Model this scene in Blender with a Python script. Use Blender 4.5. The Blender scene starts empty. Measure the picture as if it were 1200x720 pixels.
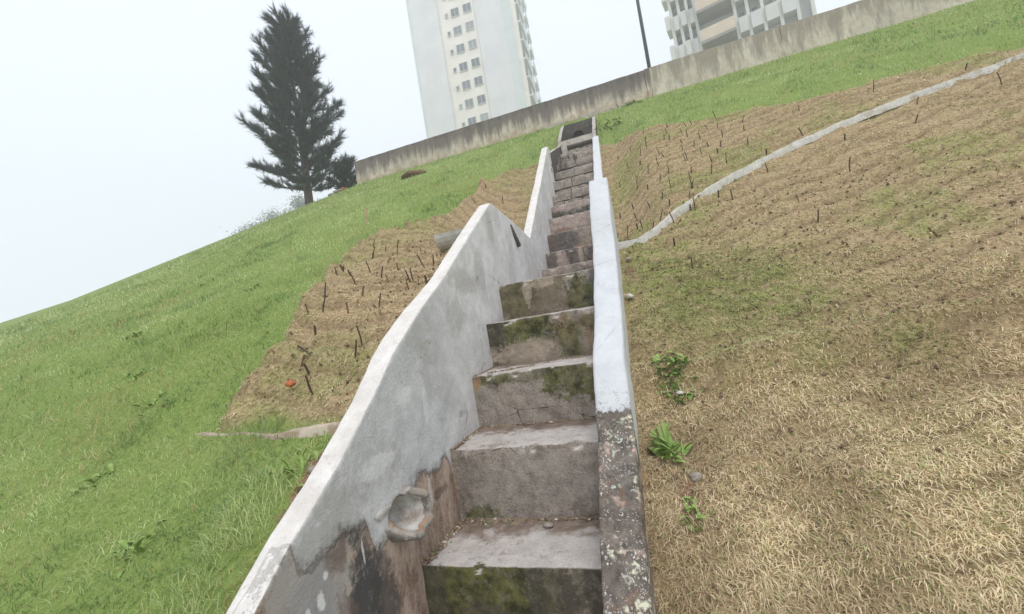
import bpy, bmesh, math, random
import numpy as np
from mathutils import Matrix, Vector

random.seed(7)
rng = np.random.default_rng(11)
S = bpy.context.scene
C = S.collection
EYE = 1.7                       # camera height above the foot of the stairs; x = across the stairs, y = along, z = up

# ------------------------------------------------------------------ camera
cam = bpy.data.cameras.new('camera')
cam.lens = 15.0; cam.sensor_width = 36.0; cam.clip_start = 0.05; cam.clip_end = 3000
cam_o = bpy.data.objects.new('camera', cam); C.objects.link(cam_o)
_X, _U, _F = (0.940869, 0.299833, -0.157687), (0.162406, 0.009286, 0.98668), (-0.297304, 0.953946, 0.039957)
cam_o.matrix_world = Matrix(((_X[0], _U[0], -_F[0], 0), (_X[1], _U[1], -_F[1], 0), (_X[2], _U[2], -_F[2], EYE), (0, 0, 0, 1)))
S.camera = cam_o

# ------------------------------------------------------------------ sky, sun, exposure
SUN_EL, SUN_AZ = math.radians(58), math.radians(150)
w = bpy.data.worlds.new('World'); S.world = w; w.use_nodes = True
nt = w.node_tree; nt.nodes.clear()
sky = nt.nodes.new('ShaderNodeTexSky'); sky.sky_type = 'NISHITA'; sky.sun_disc = False
sky.sun_elevation = SUN_EL; sky.sun_rotation = SUN_AZ; sky.air_density = 1.0; sky.dust_density = 6.0
mix = nt.nodes.new('ShaderNodeMix'); mix.data_type = 'RGBA'
mix.inputs['Factor'].default_value = 0.88                       # closed cloud layer over the clear sky
mix.inputs[7].default_value = (8.0, 8.55, 9.75, 1)
bg = nt.nodes.new('ShaderNodeBackground'); bg.inputs['Strength'].default_value = 0.1
out = nt.nodes.new('ShaderNodeOutputWorld')
nt.links.new(sky.outputs[0], mix.inputs[6]); nt.links.new(mix.outputs[2], bg.inputs[0]); nt.links.new(bg.outputs[0], out.inputs[0])
sun = bpy.data.lights.new('sun', 'SUN'); sun.energy = 1.25; sun.angle = math.radians(25); sun.color = (1, 0.96, 0.9)
sun_o = bpy.data.objects.new('sun', sun); C.objects.link(sun_o)
sun_o.rotation_euler = (math.radians(90) - SUN_EL, 0, math.radians(180) - SUN_AZ)
S.view_settings.view_transform = 'Standard'; S.view_settings.look = 'None'
S.view_settings.exposure = 0.52; S.view_settings.gamma = 1.0; S.view_settings.use_curve_mapping = False
S.render.engine = 'CYCLES'
S.cycles.use_denoising = True
S.cycles.max_bounces = 8; S.cycles.diffuse_bounces = 3; S.cycles.glossy_bounces = 2
S.cycles.transmission_bounces = 4; S.cycles.volume_bounces = 3

# ------------------------------------------------------------------ numpy noise
def _hash(ix, iy, iz, seed):
    n = (ix * 374761393 + iy * 668265263 + iz * 2147483647 + seed * 974634777) & 0xffffffff
    n = ((n ^ (n >> 13)) * 1274126177) & 0xffffffff
    n = ((n ^ (n >> 16)) * 2246822519) & 0xffffffff
    return ((n ^ (n >> 15)) & 0xffffff) / float(0xffffff)
def vnoise(x, y, z, seed=0):
    x, y, z = np.broadcast_arrays(np.asarray(x, float), np.asarray(y, float), np.asarray(z, float))
    xi, yi, zi = np.floor(x).astype(np.int64), np.floor(y).astype(np.int64), np.floor(z).astype(np.int64)
    fx, fy, fz = x - xi, y - yi, z - zi
    fx, fy, fz = fx*fx*(3-2*fx), fy*fy*(3-2*fy), fz*fz*(3-2*fz)
    r = 0
    for dx in (0, 1):
        for dy in (0, 1):
            for dz in (0, 1):
                r = r + _hash(xi+dx, yi+dy, zi+dz, seed) * (fx if dx else 1-fx) * (fy if dy else 1-fy) * (fz if dz else 1-fz)
    return r * 2 - 1
def fbm(x, y, z, seed=0, octv=3):
    r, a, f = 0, 1.0, 1.0
    for k in range(octv):
        r = r + a * vnoise(np.asarray(x)*f, np.asarray(y)*f, np.asarray(z)*f, seed + k*17); a *= 0.5; f *= 2.03
    return r
def sstep(a, b, x):
    t = np.clip((np.asarray(x, float) - a) / (b - a), 0, 1); return t*t*(3-2*t)

# ------------------------------------------------------------------ scene helpers
def tag(o, label=None, cat=None, group=None, kind=None):
    if label: o['label'] = label
    if cat: o['category'] = cat
    if group: o['group'] = group
    if kind: o['kind'] = kind
    return o
def empty(name, loc, label, cat, group=None):
    o = bpy.data.objects.new(name, None); C.objects.link(o); o.location = loc; o.empty_display_size = 0.1
    return tag(o, label, cat, group)
def link_mesh(name, me, mat=None, parent=None, smooth=True):
    if mat and not me.materials: me.materials.append(mat)
    o = bpy.data.objects.new(name, me); C.objects.link(o)
    if parent:
        o.parent = parent
        o.matrix_parent_inverse = Matrix.Identity(4)
    if smooth and len(me.polygons):
        me.polygons.foreach_set('use_smooth', np.ones(len(me.polygons), bool))
    return o
def world_loc(p):
    l = Vector((0, 0, 0))
    while p: l += p.location; p = p.parent
    return l
def mesh_np(name, verts, faces_idx, loop_counts):
    me = bpy.data.meshes.new(name)
    verts = np.asarray(verts, np.float32); faces_idx = np.asarray(faces_idx, np.int32); loop_counts = np.asarray(loop_counts, np.int32)
    me.vertices.add(len(verts)); me.vertices.foreach_set('co', verts.ravel())
    me.loops.add(len(faces_idx)); me.loops.foreach_set('vertex_index', faces_idx)
    st = np.zeros(len(loop_counts), np.int32); st[1:] = np.cumsum(loop_counts)[:-1]
    me.polygons.add(len(loop_counts)); me.polygons.foreach_set('loop_start', st)
    me.update(calc_edges=True); me.validate()
    return me
def loft(name, rings, mat, parent=None, off=None, drop=None, smooth=True, attrs=None):
    """rings (n,m,3): closed in m, capped at both ends. drop(centre)->bool removes faces. Coordinates are world; off = parent's place."""
    rings = np.asarray(rings, float); n, m, _ = rings.shape
    V = rings.reshape(-1, 3)
    if off is not None: V = V - np.asarray(off)
    i, j = np.meshgrid(np.arange(n-1), np.arange(m), indexing='ij'); j2 = (j+1) % m
    q = np.stack([i*m+j, i*m+j2, (i+1)*m+j2, (i+1)*m+j], -1).reshape(-1, 4)
    if drop is not None:
        cen = rings.reshape(-1, 3)[q].mean(1); q = q[~drop(cen)]
    # caps through a centre vertex
    c0, c1 = len(V), len(V)+1
    V = np.vstack([V, V[:m].mean(0), V[(n-1)*m:n*m].mean(0)])
    jj = np.arange(m); j2 = (jj+1) % m
    t0 = np.stack([np.full(m, c0), j2, jj], -1); t1 = np.stack([np.full(m, c1), (n-1)*m+jj, (n-1)*m+j2], -1)
    idx = np.concatenate([q.ravel(), t0.ravel(), t1.ravel()])
    cnt = np.concatenate([np.full(len(q), 4), np.full(2*m, 3)])
    me = mesh_np(name, V, idx, cnt)
    bm = bmesh.new(); bm.from_mesh(me); bmesh.ops.recalc_face_normals(bm, faces=bm.faces)
    for e in bm.edges:
        if len(e.link_faces) == 2 and e.calc_face_angle(0) > math.radians(48): e.smooth = False
    bm.to_mesh(me); bm.free()
    if attrs:
        for k, fn in attrs.items():
            at = me.attributes.new(k, 'FLOAT', 'POINT')
            co = np.empty(len(me.vertices)*3, np.float32); me.vertices.foreach_get('co', co); co = co.reshape(-1, 3)
            if off is not None: co = co + np.asarray(off)
            at.data.foreach_set('value', np.asarray(fn(co), np.float32))
    return link_mesh(name, me, mat, parent, smooth)
class MB:
    def __init__(s): s.v = []; s.f = []
    def box(s, x0, x1, y0, y1, z0, z1):
        b = len(s.v)
        s.v += [(x0,y0,z0),(x1,y0,z0),(x1,y1,z0),(x0,y1,z0),(x0,y0,z1),(x1,y0,z1),(x1,y1,z1),(x0,y1,z1)]
        s.f += [tuple(b+k for k in q) for q in ((0,3,2,1),(4,5,6,7),(0,1,5,4),(1,2,6,5),(2,3,7,6),(3,0,4,7))]
        return s
    def tube(s, pts, rad, n=8, cap=True):
        pts = [Vector(p) for p in pts]; b = len(s.v)
        for i, p in enumerate(pts):
            d = (pts[min(i+1, len(pts)-1)] - pts[max(i-1, 0)]).normalized()
            u = d.cross(Vector((0.3, 0.9, 0.31))).normalized(); v = d.cross(u)
            r = rad[i] if hasattr(rad, '__len__') else rad
            for k in range(n):
                t = 2*math.pi*k/n; s.v.append(tuple(p + u*(r*math.cos(t)) + v*(r*math.sin(t))))
        for i in range(len(pts)-1):
            for k in range(n):
                s.f.append((b+i*n+k, b+i*n+(k+1) % n, b+(i+1)*n+(k+1) % n, b+(i+1)*n+k))
        if cap:
            s.f.append(tuple(b+k for k in range(n-1, -1, -1))); e = b+(len(pts)-1)*n; s.f.append(tuple(e+k for k in range(n)))
        return s
    def mesh(s, name='m'):
        me = bpy.data.meshes.new(name); me.from_pydata(s.v, [], s.f); me.update(); return me
    def build(s, name, mat, parent=None, smooth=False): return link_mesh(name, s.mesh(name), mat, parent, smooth)

# ------------------------------------------------------------------ material helper
class Mat:
    def __init__(s, name, rough=0.9, spec=0.2):
        s.m = bpy.data.materials.new(name); s.m.use_nodes = True; s.t = s.m.node_tree; s.n = s.t.nodes
        s.b = s.n['Principled BSDF']; s.b.inputs['Roughness'].default_value = rough; s.b.inputs['Specular IOR Level'].default_value = spec
        s.tc = s.n.new('ShaderNodeTexCoord').outputs['Object']
    def L(s, a, b): s.t.links.new(a, b)
    def map(s, scale=(1, 1, 1), loc=(0, 0, 0)):
        m = s.n.new('ShaderNodeMapping'); m.inputs['Scale'].default_value = scale; m.inputs['Location'].default_value = loc
        s.L(s.tc, m.inputs[0]); return m.outputs[0]
    def noise(s, sc, det=5, rough=0.55, vec=None, dist=0):
        n = s.n.new('ShaderNodeTexNoise'); n.inputs['Scale'].default_value = sc; n.inputs['Detail'].default_value = det
        n.inputs['Roughness'].default_value = rough; n.inputs['Distortion'].default_value = dist
        s.L(vec or s.tc, n.inputs['Vector']); return n.outputs['Fac']
    def vor(s, sc, vec=None, feat='F1', rnd=1):
        n = s.n.new('ShaderNodeTexVoronoi'); n.feature = feat; n.inputs['Scale'].default_value = sc; n.inputs['Randomness'].default_value = rnd
        s.L(vec or s.tc, n.inputs['Vector']); return n.outputs['Distance']
    def ramp(s, fac, lo, hi, a=0.0, b=1.0):
        n = s.n.new('ShaderNodeMapRange'); n.inputs['From Min'].default_value = lo; n.inputs['From Max'].default_value = hi
        n.inputs['To Min'].default_value = a; n.inputs['To Max'].default_value = b; n.clamp = True
        s.L(fac, n.inputs['Value']); return n.outputs['Result']
    def math(s, op, a, b=None):
        n = s.n.new('ShaderNodeMath'); n.operation = op
        for k, v in enumerate((a, b)):
            if v is None: continue
            if isinstance(v, (int, float)): n.inputs[k].default_value = v
            else: s.L(v, n.inputs[k])
        return n.outputs[0]
    def mixc(s, fac, a, b):
        n = s.n.new('ShaderNodeMix'); n.data_type = 'RGBA'
        if isinstance(fac, (int, float)): n.inputs['Factor'].default_value = fac
        else: s.L(fac, n.inputs['Factor'])
        for k, v in ((6, a), (7, b)):
            if isinstance(v, tuple): n.inputs[k].default_value = v + (1,) if len(v) == 3 else v
            else: s.L(v, n.inputs[k])
        return n.outputs[2]
    def attr(s, name, kind='GEOMETRY'):
        n = s.n.new('ShaderNodeAttribute'); n.attribute_name = name; n.attribute_type = kind; return n
    def nz(s):
        g = s.n.new('ShaderNodeNewGeometry'); x = s.n.new('ShaderNodeSeparateXYZ'); s.L(g.outputs['True Normal'], x.inputs[0]); return x.outputs
    def pos(s):
        x = s.n.new('ShaderNodeSeparateXYZ'); s.L(s.tc, x.inputs[0]); return x.outputs
    def col(s, c):
        if isinstance(c, tuple): s.b.inputs['Base Color'].default_value = c + (1,)
        else: s.L(c, s.b.inputs['Base Color'])
        return s
    def bump(s, h, dist=0.01, strength=0.6):
        n = s.n.new('ShaderNodeBump'); n.inputs['Distance'].default_value = dist; n.inputs['Strength'].default_value = strength
        s.L(h, n.inputs['Height']); s.L(n.outputs[0], s.b.inputs['Normal']); return s
def plain(name, c, rough=0.8, var=0.25, sc=8.0, spec=0.2):
    m = Mat(name, rough, spec); n = m.noise(sc)
    m.col(m.mixc(m.ramp(n, 0.3, 0.7), tuple(x*(1-var) for x in c), tuple(min(1, x*(1+var)) for x in c))); m.bump(n, 0.004, 0.4)
    return m.m

# ================================================================== the hillside
def interp(pts):
    x = np.array([p[0] for p in pts], float); y = np.array([p[1] for p in pts], float)
    return lambda a: np.interp(a, x, y)
CREST = 13.2
g_left = interp([(-400,-1.72),(-0.6,-1.7),(0,-1.52),(1.4,-.70),(2,-.38),(2.5,-.03),(3.3,.48),(4.4,.97),(6,1.78),(9,3.5),(13.2,5.93),(14,6.0),(900,6.0)])
g_leftw = interp([(-400,-1.72),(-0.6,-1.7),(0,-1.52),(1.4,-.74),(2,-.42),(2.5,-.07),(3.3,.42),(4.4,.86),(5.2,1.0),(6,1.03),(7,1.80),(8,2.66),(9,3.36),(13.2,5.93),(14,6.0),(900,6.0)])
g_rightw = interp([(-400,-1.72),(0.9,-1.7),(1.6,-1.62),(2.0,-1.42),(2.5,-1.0),(3.0,-.70),(4.0,.03),(5.07,.70),(6.0,.82),(6.3,1.08),(11.0,4.14),(12.4,5.3),(13.2,5.93),(14,6.0),(900,6.0)])
g_right = interp([(-400,-1.72),(0.9,-1.7),(1.6,-1.62),(2.0,-1.42),(2.5,-1.0),(3.0,-.70),(4.0,.03),(5.07,.74),(9,3.34),(13.2,5.93),(14,6.0),(900,6.0)])
turf_edge = interp([(1.2,-3.1),(2.0,-2.6),(2.64,-2.66),(2.91,-2.85),(3.3,-3.02),(4.0,-3.4),(4.78,-3.7),(5.4,-3.88),(5.62,-3.5),(5.72,-2.95),(6.45,-2.76),(7.9,-2.72),(8.6,-2.2),(8.75,-1.4)])
def turf_mask(l, a):
    """1 on the newly laid dry turf, 0 on the green lawn"""
    wob = 0.12*fbm(l*2.2, a*2.2, 3.3, 5, 2)
    left = sstep(-.03, .03, (l - turf_edge(a)) + wob) * sstep(2.0, 2.05, a + wob*.4) * (l < -1.0)
    top = 9.55 + .95*sstep(.6, -.3, l) - .48*np.clip(l, -1, 3) - .12*np.clip(l-3, 0, 20)
    right = sstep(-.05, .05, top - a + wob*1.3) * (l > -1.0) * sstep(1.0, 1.5, a + wob*2)
    return left + right
def green_patch(l, a):
    """how green the turf has grown again"""
    n = fbm(l*1.3+4, a*1.3, 1.7, 31, 4)
    g = sstep(-.15, .55, n) * .85
    rt = np.exp(-((l-.6)/.75)**2 - ((a-3.95)/.75)**2)*.95      # patch beside the lower flight
    dead = sstep(3.25, 3.05, a) * (l > -1)
    g = g*np.where(l < -1, .65, 1.0)
    return np.clip((g + rt) * (1 - .85*dead), 0, 1)
def bare(l, a):
    """bare soil"""
    b = sstep(.75, 1.15, fbm(l*2.3, a*2.3, 9.1, 77, 3))*.35
    b = np.maximum(b, np.exp(-((l-.05)/.08)**2 - ((a-2.44)/.10)**2)*.9)
    b = np.maximum(b, np.exp(-((l+1.62)/.13)**2 - ((a-1.72)/.30)**2)*1.1)
    b = np.maximum(b, np.exp(-((l+.10)/.08)**2)*sstep(3.2, 3.6, a)*sstep(6.5, 5.5, a)*(.45+.5*fbm(l*5, a*3, 1, 91, 3)))
    return np.clip(b, 0, 1)
def smooth_ground(l, a):
    t = sstep(-1.2, -.7, l)
    nearr = sstep(.55, -.2, l)
    nearw = sstep(-3.1, -1.75, l)*(1-t)
    h = (g_left(a)*(1-nearw) + g_leftw(a)*nearw)*(1-t) + (g_right(a)*(1-nearr) + g_rightw(a)*nearr)*t
    drop = .085*np.clip(-l-9, 0, 18) + .03*np.clip(-l-27, 0, 200)
    h = h - drop*sstep(1, 13, a)
    h = h + .12*fbm(l*.23, a*.23, 0, 3, 2)*sstep(1.5, 5, np.abs(l+.9))*sstep(13.1, 11.5, a)
    return h
def turf_rows(l, a):
    """overlapping rows of laid turf: height of the row profile and 0..1 place within the row"""
    u = (a - .30*l*(l > -1) + .12*l*(l < -1) + .16*fbm(l*1.2, a*.7, 5, 41, 3)) / .235
    row = np.floor(u); fr = u - row; ri = row.astype(np.int64)
    amp = (.023 + .043*_hash(ri, np.floor(l/.55 + row*.37).astype(np.int64), 0*ri, 3)) * (.55 + .6*sstep(-.5, .6, fbm(l*1.5, a*1.5, 3, 44, 2)))
    amp = amp*np.where(l > -1, .25 + .75*sstep(3.3, 5.0, a), 1)
    return amp*(1-fr)**1.2*sstep(0, .10, fr) - .010*np.exp(-((fr-.96)/.05)**2), fr
def ground_h(l, a):
    h = smooth_ground(l, a)
    hill = sstep(-.5, .6, a)*sstep(13.3, 12.8, a)
    tm = turf_mask(l, a)
    saw, _ = turf_rows(l, a)
    rough = .03*fbm(l*4, a*4, 2, 9, 3) + .012*fbm(l*14, a*14, 2, 19, 2)
    h = h + hill*(tm*(.05 + saw + rough*.9) + (1-tm)*(.018*fbm(l*2, a*2, 7, 23, 3)))
    lip = (l > -.4)*np.exp(-((a - 3.19 - .08*l - .05*fbm(l*3, 1, 1, 8, 2))/.07)**2)*.09
    low = (l > -.4)*sstep(3.25, 3.05, a)*.05
    e_ = l - turf_edge(a) + .12*fbm(l*2.2, a*2.2, 3.3, 5, 2)
    lipl = (l < -1)*sstep(2.0, 2.3, a)*sstep(9.0, 8.4, a)*(.07*np.exp(-((e_-.09)/.07)**2)*(.5+.8*sstep(-.4, .5, fbm(l*5, a*5, 1, 14, 2))) - .03*np.exp(-((e_+.05)/.05)**2))
    h = h + lip - low + lipl
    h = h - .035*np.exp(-((np.asarray(l)+1.62)/.05)**2)*sstep(1.9, 1.5, a)
    return h
def ground_z(l, a): return ground_h(np.asarray(l, float), np.asarray(a, float)) + EYE

def axis(parts):
    r = []
    for a, b, s in parts: r.append(np.arange(a, b, s))
    return np.concatenate(r)
far = np.array([20, 26, 34, 46, 64, 90, 130, 200, 320, 520, 800.])
gx = np.concatenate([-far[::-1], axis([(-15,-7,.16),(-7,-4.6,.06),(-4.6,-1.56,.035)]), [-1.55, -1.536, -1.0, -.64], axis([(-.60,-.36,.03)]), [-.345, -.315], axis([(-.28,3,.035),(3,6,.07),(6,15.1,.18)]), far])
gy = np.concatenate([-far[::-1], axis([(-15,-1,.5),(-1,.8,.1),(.8,9.8,.03),(9.8,13.4,.05),(13.4,15,.2)]), far])
GX, GY = np.meshgrid(gx, gy, indexing='ij')
GZ = ground_z(GX, GY)
step_line = interp([(-900,-2.4),(1.9,-2.4),(2.2,-1.9),(4.3,-.3),(6.3,-.1),(11.2,3.7),(12.7,4.1),(12.75,5.2),(900,5.2)])
chan = (GX > -1.54) & (GX < np.interp(GY, [5.0, 5.3, 6, 11], [-.33, -.33, -.41, -.525])) & (GY < 12.72)
GZ = np.where(chan, np.minimum(GZ, step_line(GY) + EYE), GZ)
n0, n1 = GX.shape
ii, jj = np.meshgrid(np.arange(n0-1), np.arange(n1-1), indexing='ij')
q = np.stack([ii*n1+jj, (ii+1)*n1+jj, (ii+1)*n1+jj+1, ii*n1+jj+1], -1).reshape(-1)
g_me = mesh_np('ground', np.stack([GX, GY, GZ], -1).reshape(-1, 3), q, np.full((n0-1)*(n1-1), 4))
for nm, fn in (('gap', lambda l, a: sstep(.72, .95, turf_rows(l, a)[1]) + sstep(.06, .01, turf_rows(l, a)[1])), ('turf', turf_mask), ('green', green_patch), ('bare', bare)):
    at = g_me.attributes.new(nm, 'FLOAT', 'POINT'); at.data.foreach_set('value', fn(GX, GY).ravel().astype(np.float32))
m = Mat('soil_and_thatch', 1.0, 0.05)
n1_, n2_, n3_ = m.noise(3, 6, .6), m.noise(38, 5, .65), m.noise(11, 4)
lawn = m.mixc(m.ramp(n2_, .3, .7), (.13, .19, .045), (.26, .34, .10))
lawn = m.mixc(m.ramp(n1_, .45, .75, 0, .5), lawn, (.30, .31, .11))
thatch = m.mixc(m.ramp(n2_, .3, .7), (.185, .13, .073), (.55, .425, .26))
thatch = m.mixc(m.ramp(n3_, .4, .8, 0, .5), thatch, (.38, .26, .13))
tgreen = m.mixc(m.ramp(n2_, .3, .7), (.18, .19, .06), (.36, .37, .14))
tg = m.math('MULTIPLY', m.attr('green').outputs['Fac'], m.ramp(n3_, .3, .6))
thatch = m.mixc(tg, thatch, tgreen)
thatch = m.mixc(m.math('MULTIPLY', m.attr('gap').outputs['Fac'], m.ramp(n3_, .3, .6, .15, .65)), thatch, (.16, .11, .065))
c = m.mixc(m.attr('turf').outputs['Fac'], lawn, thatch)
soil = m.mixc(m.ramp(n2_, .3, .7), (.16, .095, .06), (.34, .21, .145))
bfac = m.ramp(m.math('ADD', m.attr('bare').outputs['Fac'], m.math('MULTIPLY', m.math('SUBTRACT', n3_, .5), .8)), .35, .6)
m.col(m.mixc(bfac, c, soil)); m.bump(n2_, .02, .8)
ground = link_mesh('ground', g_me, m.m); tag(ground, kind='structure')

# ------------------------------------------------------------------ grass blades
def blades(name, pos, length, width, lean, color, mat, label, cat, curl=.5):
    """each blade: 2 quads + tip triangle"""
    n = len(pos); th = rng.uniform(0, 2*np.pi, n)
    d = np.stack([np.cos(th), np.sin(th), np.zeros(n)], -1)
    th2 = th + np.pi/2 + rng.normal(0, .5, n)
    sdir = np.stack([np.cos(th2), np.sin(th2), rng.normal(0, .2, n)], -1)
    el0 = lean; el1 = lean - curl*rng.uniform(.3, 1.6, n)
    up = np.array([0, 0, 1.])
    p0 = pos
    p1 = p0 + (d*np.cos(el0)[:, None] + up*np.sin(el0)[:, None])*(length*.5)[:, None]
    p2 = p1 + (d*np.cos(el1)[:, None] + up*np.sin(el1)[:, None])*(length*.5)[:, None]
    wv = sdir*(width*.5)[:, None]
    V = np.stack([p0-wv, p0+wv, p1+wv*.85, p1-wv*.85, p2], 1).reshape(-1, 3)
    b = np.arange(n)[:, None]*5
    idx = np.concatenate([b+np.array([[0, 1, 2, 3]]), b+np.array([[3, 2, 4]])], 1).ravel()
    cnt = np.tile([4, 3], n)
    me = mesh_np(name, V, idx, cnt)
    ca = me.color_attributes.new('tint', 'FLOAT_COLOR', 'POINT')
    cc = np.ones((n, 5, 4), np.float32); cc[:, :, :3] = color[:, None, :]
    ca.data.foreach_set('color', cc.ravel())
    o = link_mesh(name, me, mat, None, smooth=False)
    return tag(o, label, cat, kind='stuff')
gm = Mat('grass_blade', .75, .15); gm.L(gm.attr('tint').outputs['Color'], gm.b.inputs['Base Color'])
tr = gm.n.new('ShaderNodeBsdfTranslucent'); gm.L(gm.attr('tint').outputs['Color'], tr.inputs[0])
ms = gm.n.new('ShaderNodeMixShader'); ms.inputs[0].default_value = .35
gm.L(gm.b.outputs[0], ms.inputs[1]); gm.L(tr.outputs[0], ms.inputs[2]); gm.L(ms.outputs[0], gm.n['Material Output'].inputs[0])

def scatter(n, r0, r1, a0=-78, a1=82):
    th = np.radians(rng.uniform(a0, a1, n)); r = r0*np.exp(rng.uniform(0, 1, n)*math.log(r1/r0))
    hd = th - math.radians(17.3)
    l, a = r*np.sin(hd), r*np.cos(hd)
    ok = (a > .5) & (a < CREST-.05) & ~((l > -1.585) & (l < np.interp(a, [4.9, 5.2, 6, 11], [-.165, -.2, -.30, -.44])) & (a < 12.8))
    return l[ok], a[ok], r[ok]
def lerp(a, b, t): return np.asarray(a)[None, :]*(1-t[:, None]) + np.asarray(b)[None, :]*t[:, None]
# green lawn
l, a, r = scatter(300000, 1.5, 19)
keep = (turf_mask(l, a) < rng.uniform(0, 1, len(l))) & (bare(l, a)*.9 < rng.uniform(0, 1, len(l)))
l, a, r = l[keep], a[keep], r[keep]; n = len(l)
k = np.clip(r/3.2, 1, 5)
tone = np.clip(.52 + .3*fbm(l*.7, a*.7, 2, 61, 2) + .35*fbm(l*2.7, a*2.7, 2, 62, 3) + rng.normal(0, .22, n), 0, 1)
colr = lerp((.26, .36, .11), (.64, .71, .36), tone)
dry = rng.uniform(0, 1, n) < (.07 + .42*sstep(.25, .8, fbm(l*1.3, a*1.3, 5, 63, 3)))
clov = sstep(.35, .6, fbm(l*1.9+3, a*1.9, 8, 64, 3)); colr = colr*(1-.42*clov[:, None]*np.array([1.1, .85, 1.0]))
colr[dry] = lerp((.40, .36, .15), (.58, .50, .26), rng.uniform(0, 1, dry.sum()))
blades('lawn_grass', np.stack([l, a, ground_z(l, a)-.008], -1), rng.uniform(.025, .065, n)*(.8+.2*k)*(1+.9*sstep(.1, .8, fbm(l*3.1, a*3.1, 4, 66, 3))), .0036*k*rng.uniform(.7, 1.3, n),
       rng.uniform(.5, 1.45, n), colr, gm.m, 'short green lawn grass covering the hillside below the boundary wall', 'grass')
# dry turf
l, a, r = [np.concatenate(q_) for q_ in zip(scatter(760000, 1.5, 16), scatter(230000, 1.6, 4.5, 8, 82))]
frr = turf_rows(l, a)[1]
keep = (turf_mask(l, a) > rng.uniform(0, 1, len(l))) & (rng.uniform(0, 1, len(l)) > .5*sstep(.6, .95, frr)) & (bare(l, a)*.8 < rng.uniform(0, 1, len(l)))
l, a, r = l[keep], a[keep], r[keep]; n = len(l)
k = np.clip(r/3.0, 1, 4.5)
gfac = green_patch(l, a)
isg = rng.uniform(0, 1, n) < .08 + .16*(l > -1)*sstep(3.1, 3.5, a) + gfac*.74
tone = np.clip(.5 + .5*fbm(l*2.6, a*2.6, 2, 71, 4) + rng.normal(0, .25, n), 0, 1)
frr = turf_rows(l, a)[1]
tone = np.clip(tone + .22*(1-2*frr)*np.where((l > -1) & (a < 4), .3, 1), 0, 1)
low_r = (l > -.4)*sstep(4.2, 3.0, a)
tone = np.clip(tone + .18*low_r, 0, 1)
colr = lerp((.42, .30, .17), (.94, .815, .565), tone)
colr[isg] = lerp((.27, .30, .11), (.56, .58, .28), tone[isg])
gold = (l > -.4) & (a < 3.2)
blades('dry_turf_grass', np.stack([l, a, ground_z(l, a)-.006], -1), (.018 + .085*rng.beta(1.3, 2.6, n))*(.85+.15*k)*(1+.1*low_r)*np.where((l > -.4) & (a < 3.25), 1, .78), .0044*k**.9*rng.uniform(.45, 1.6, n),
       (-.05 + .9*rng.beta(1.2, 2.4, n))*np.where(isg, 1.5, .9), colr, gm.m, 'dry straw coloured turf laid on both sides of the stairway', 'turf', curl=.8)

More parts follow.
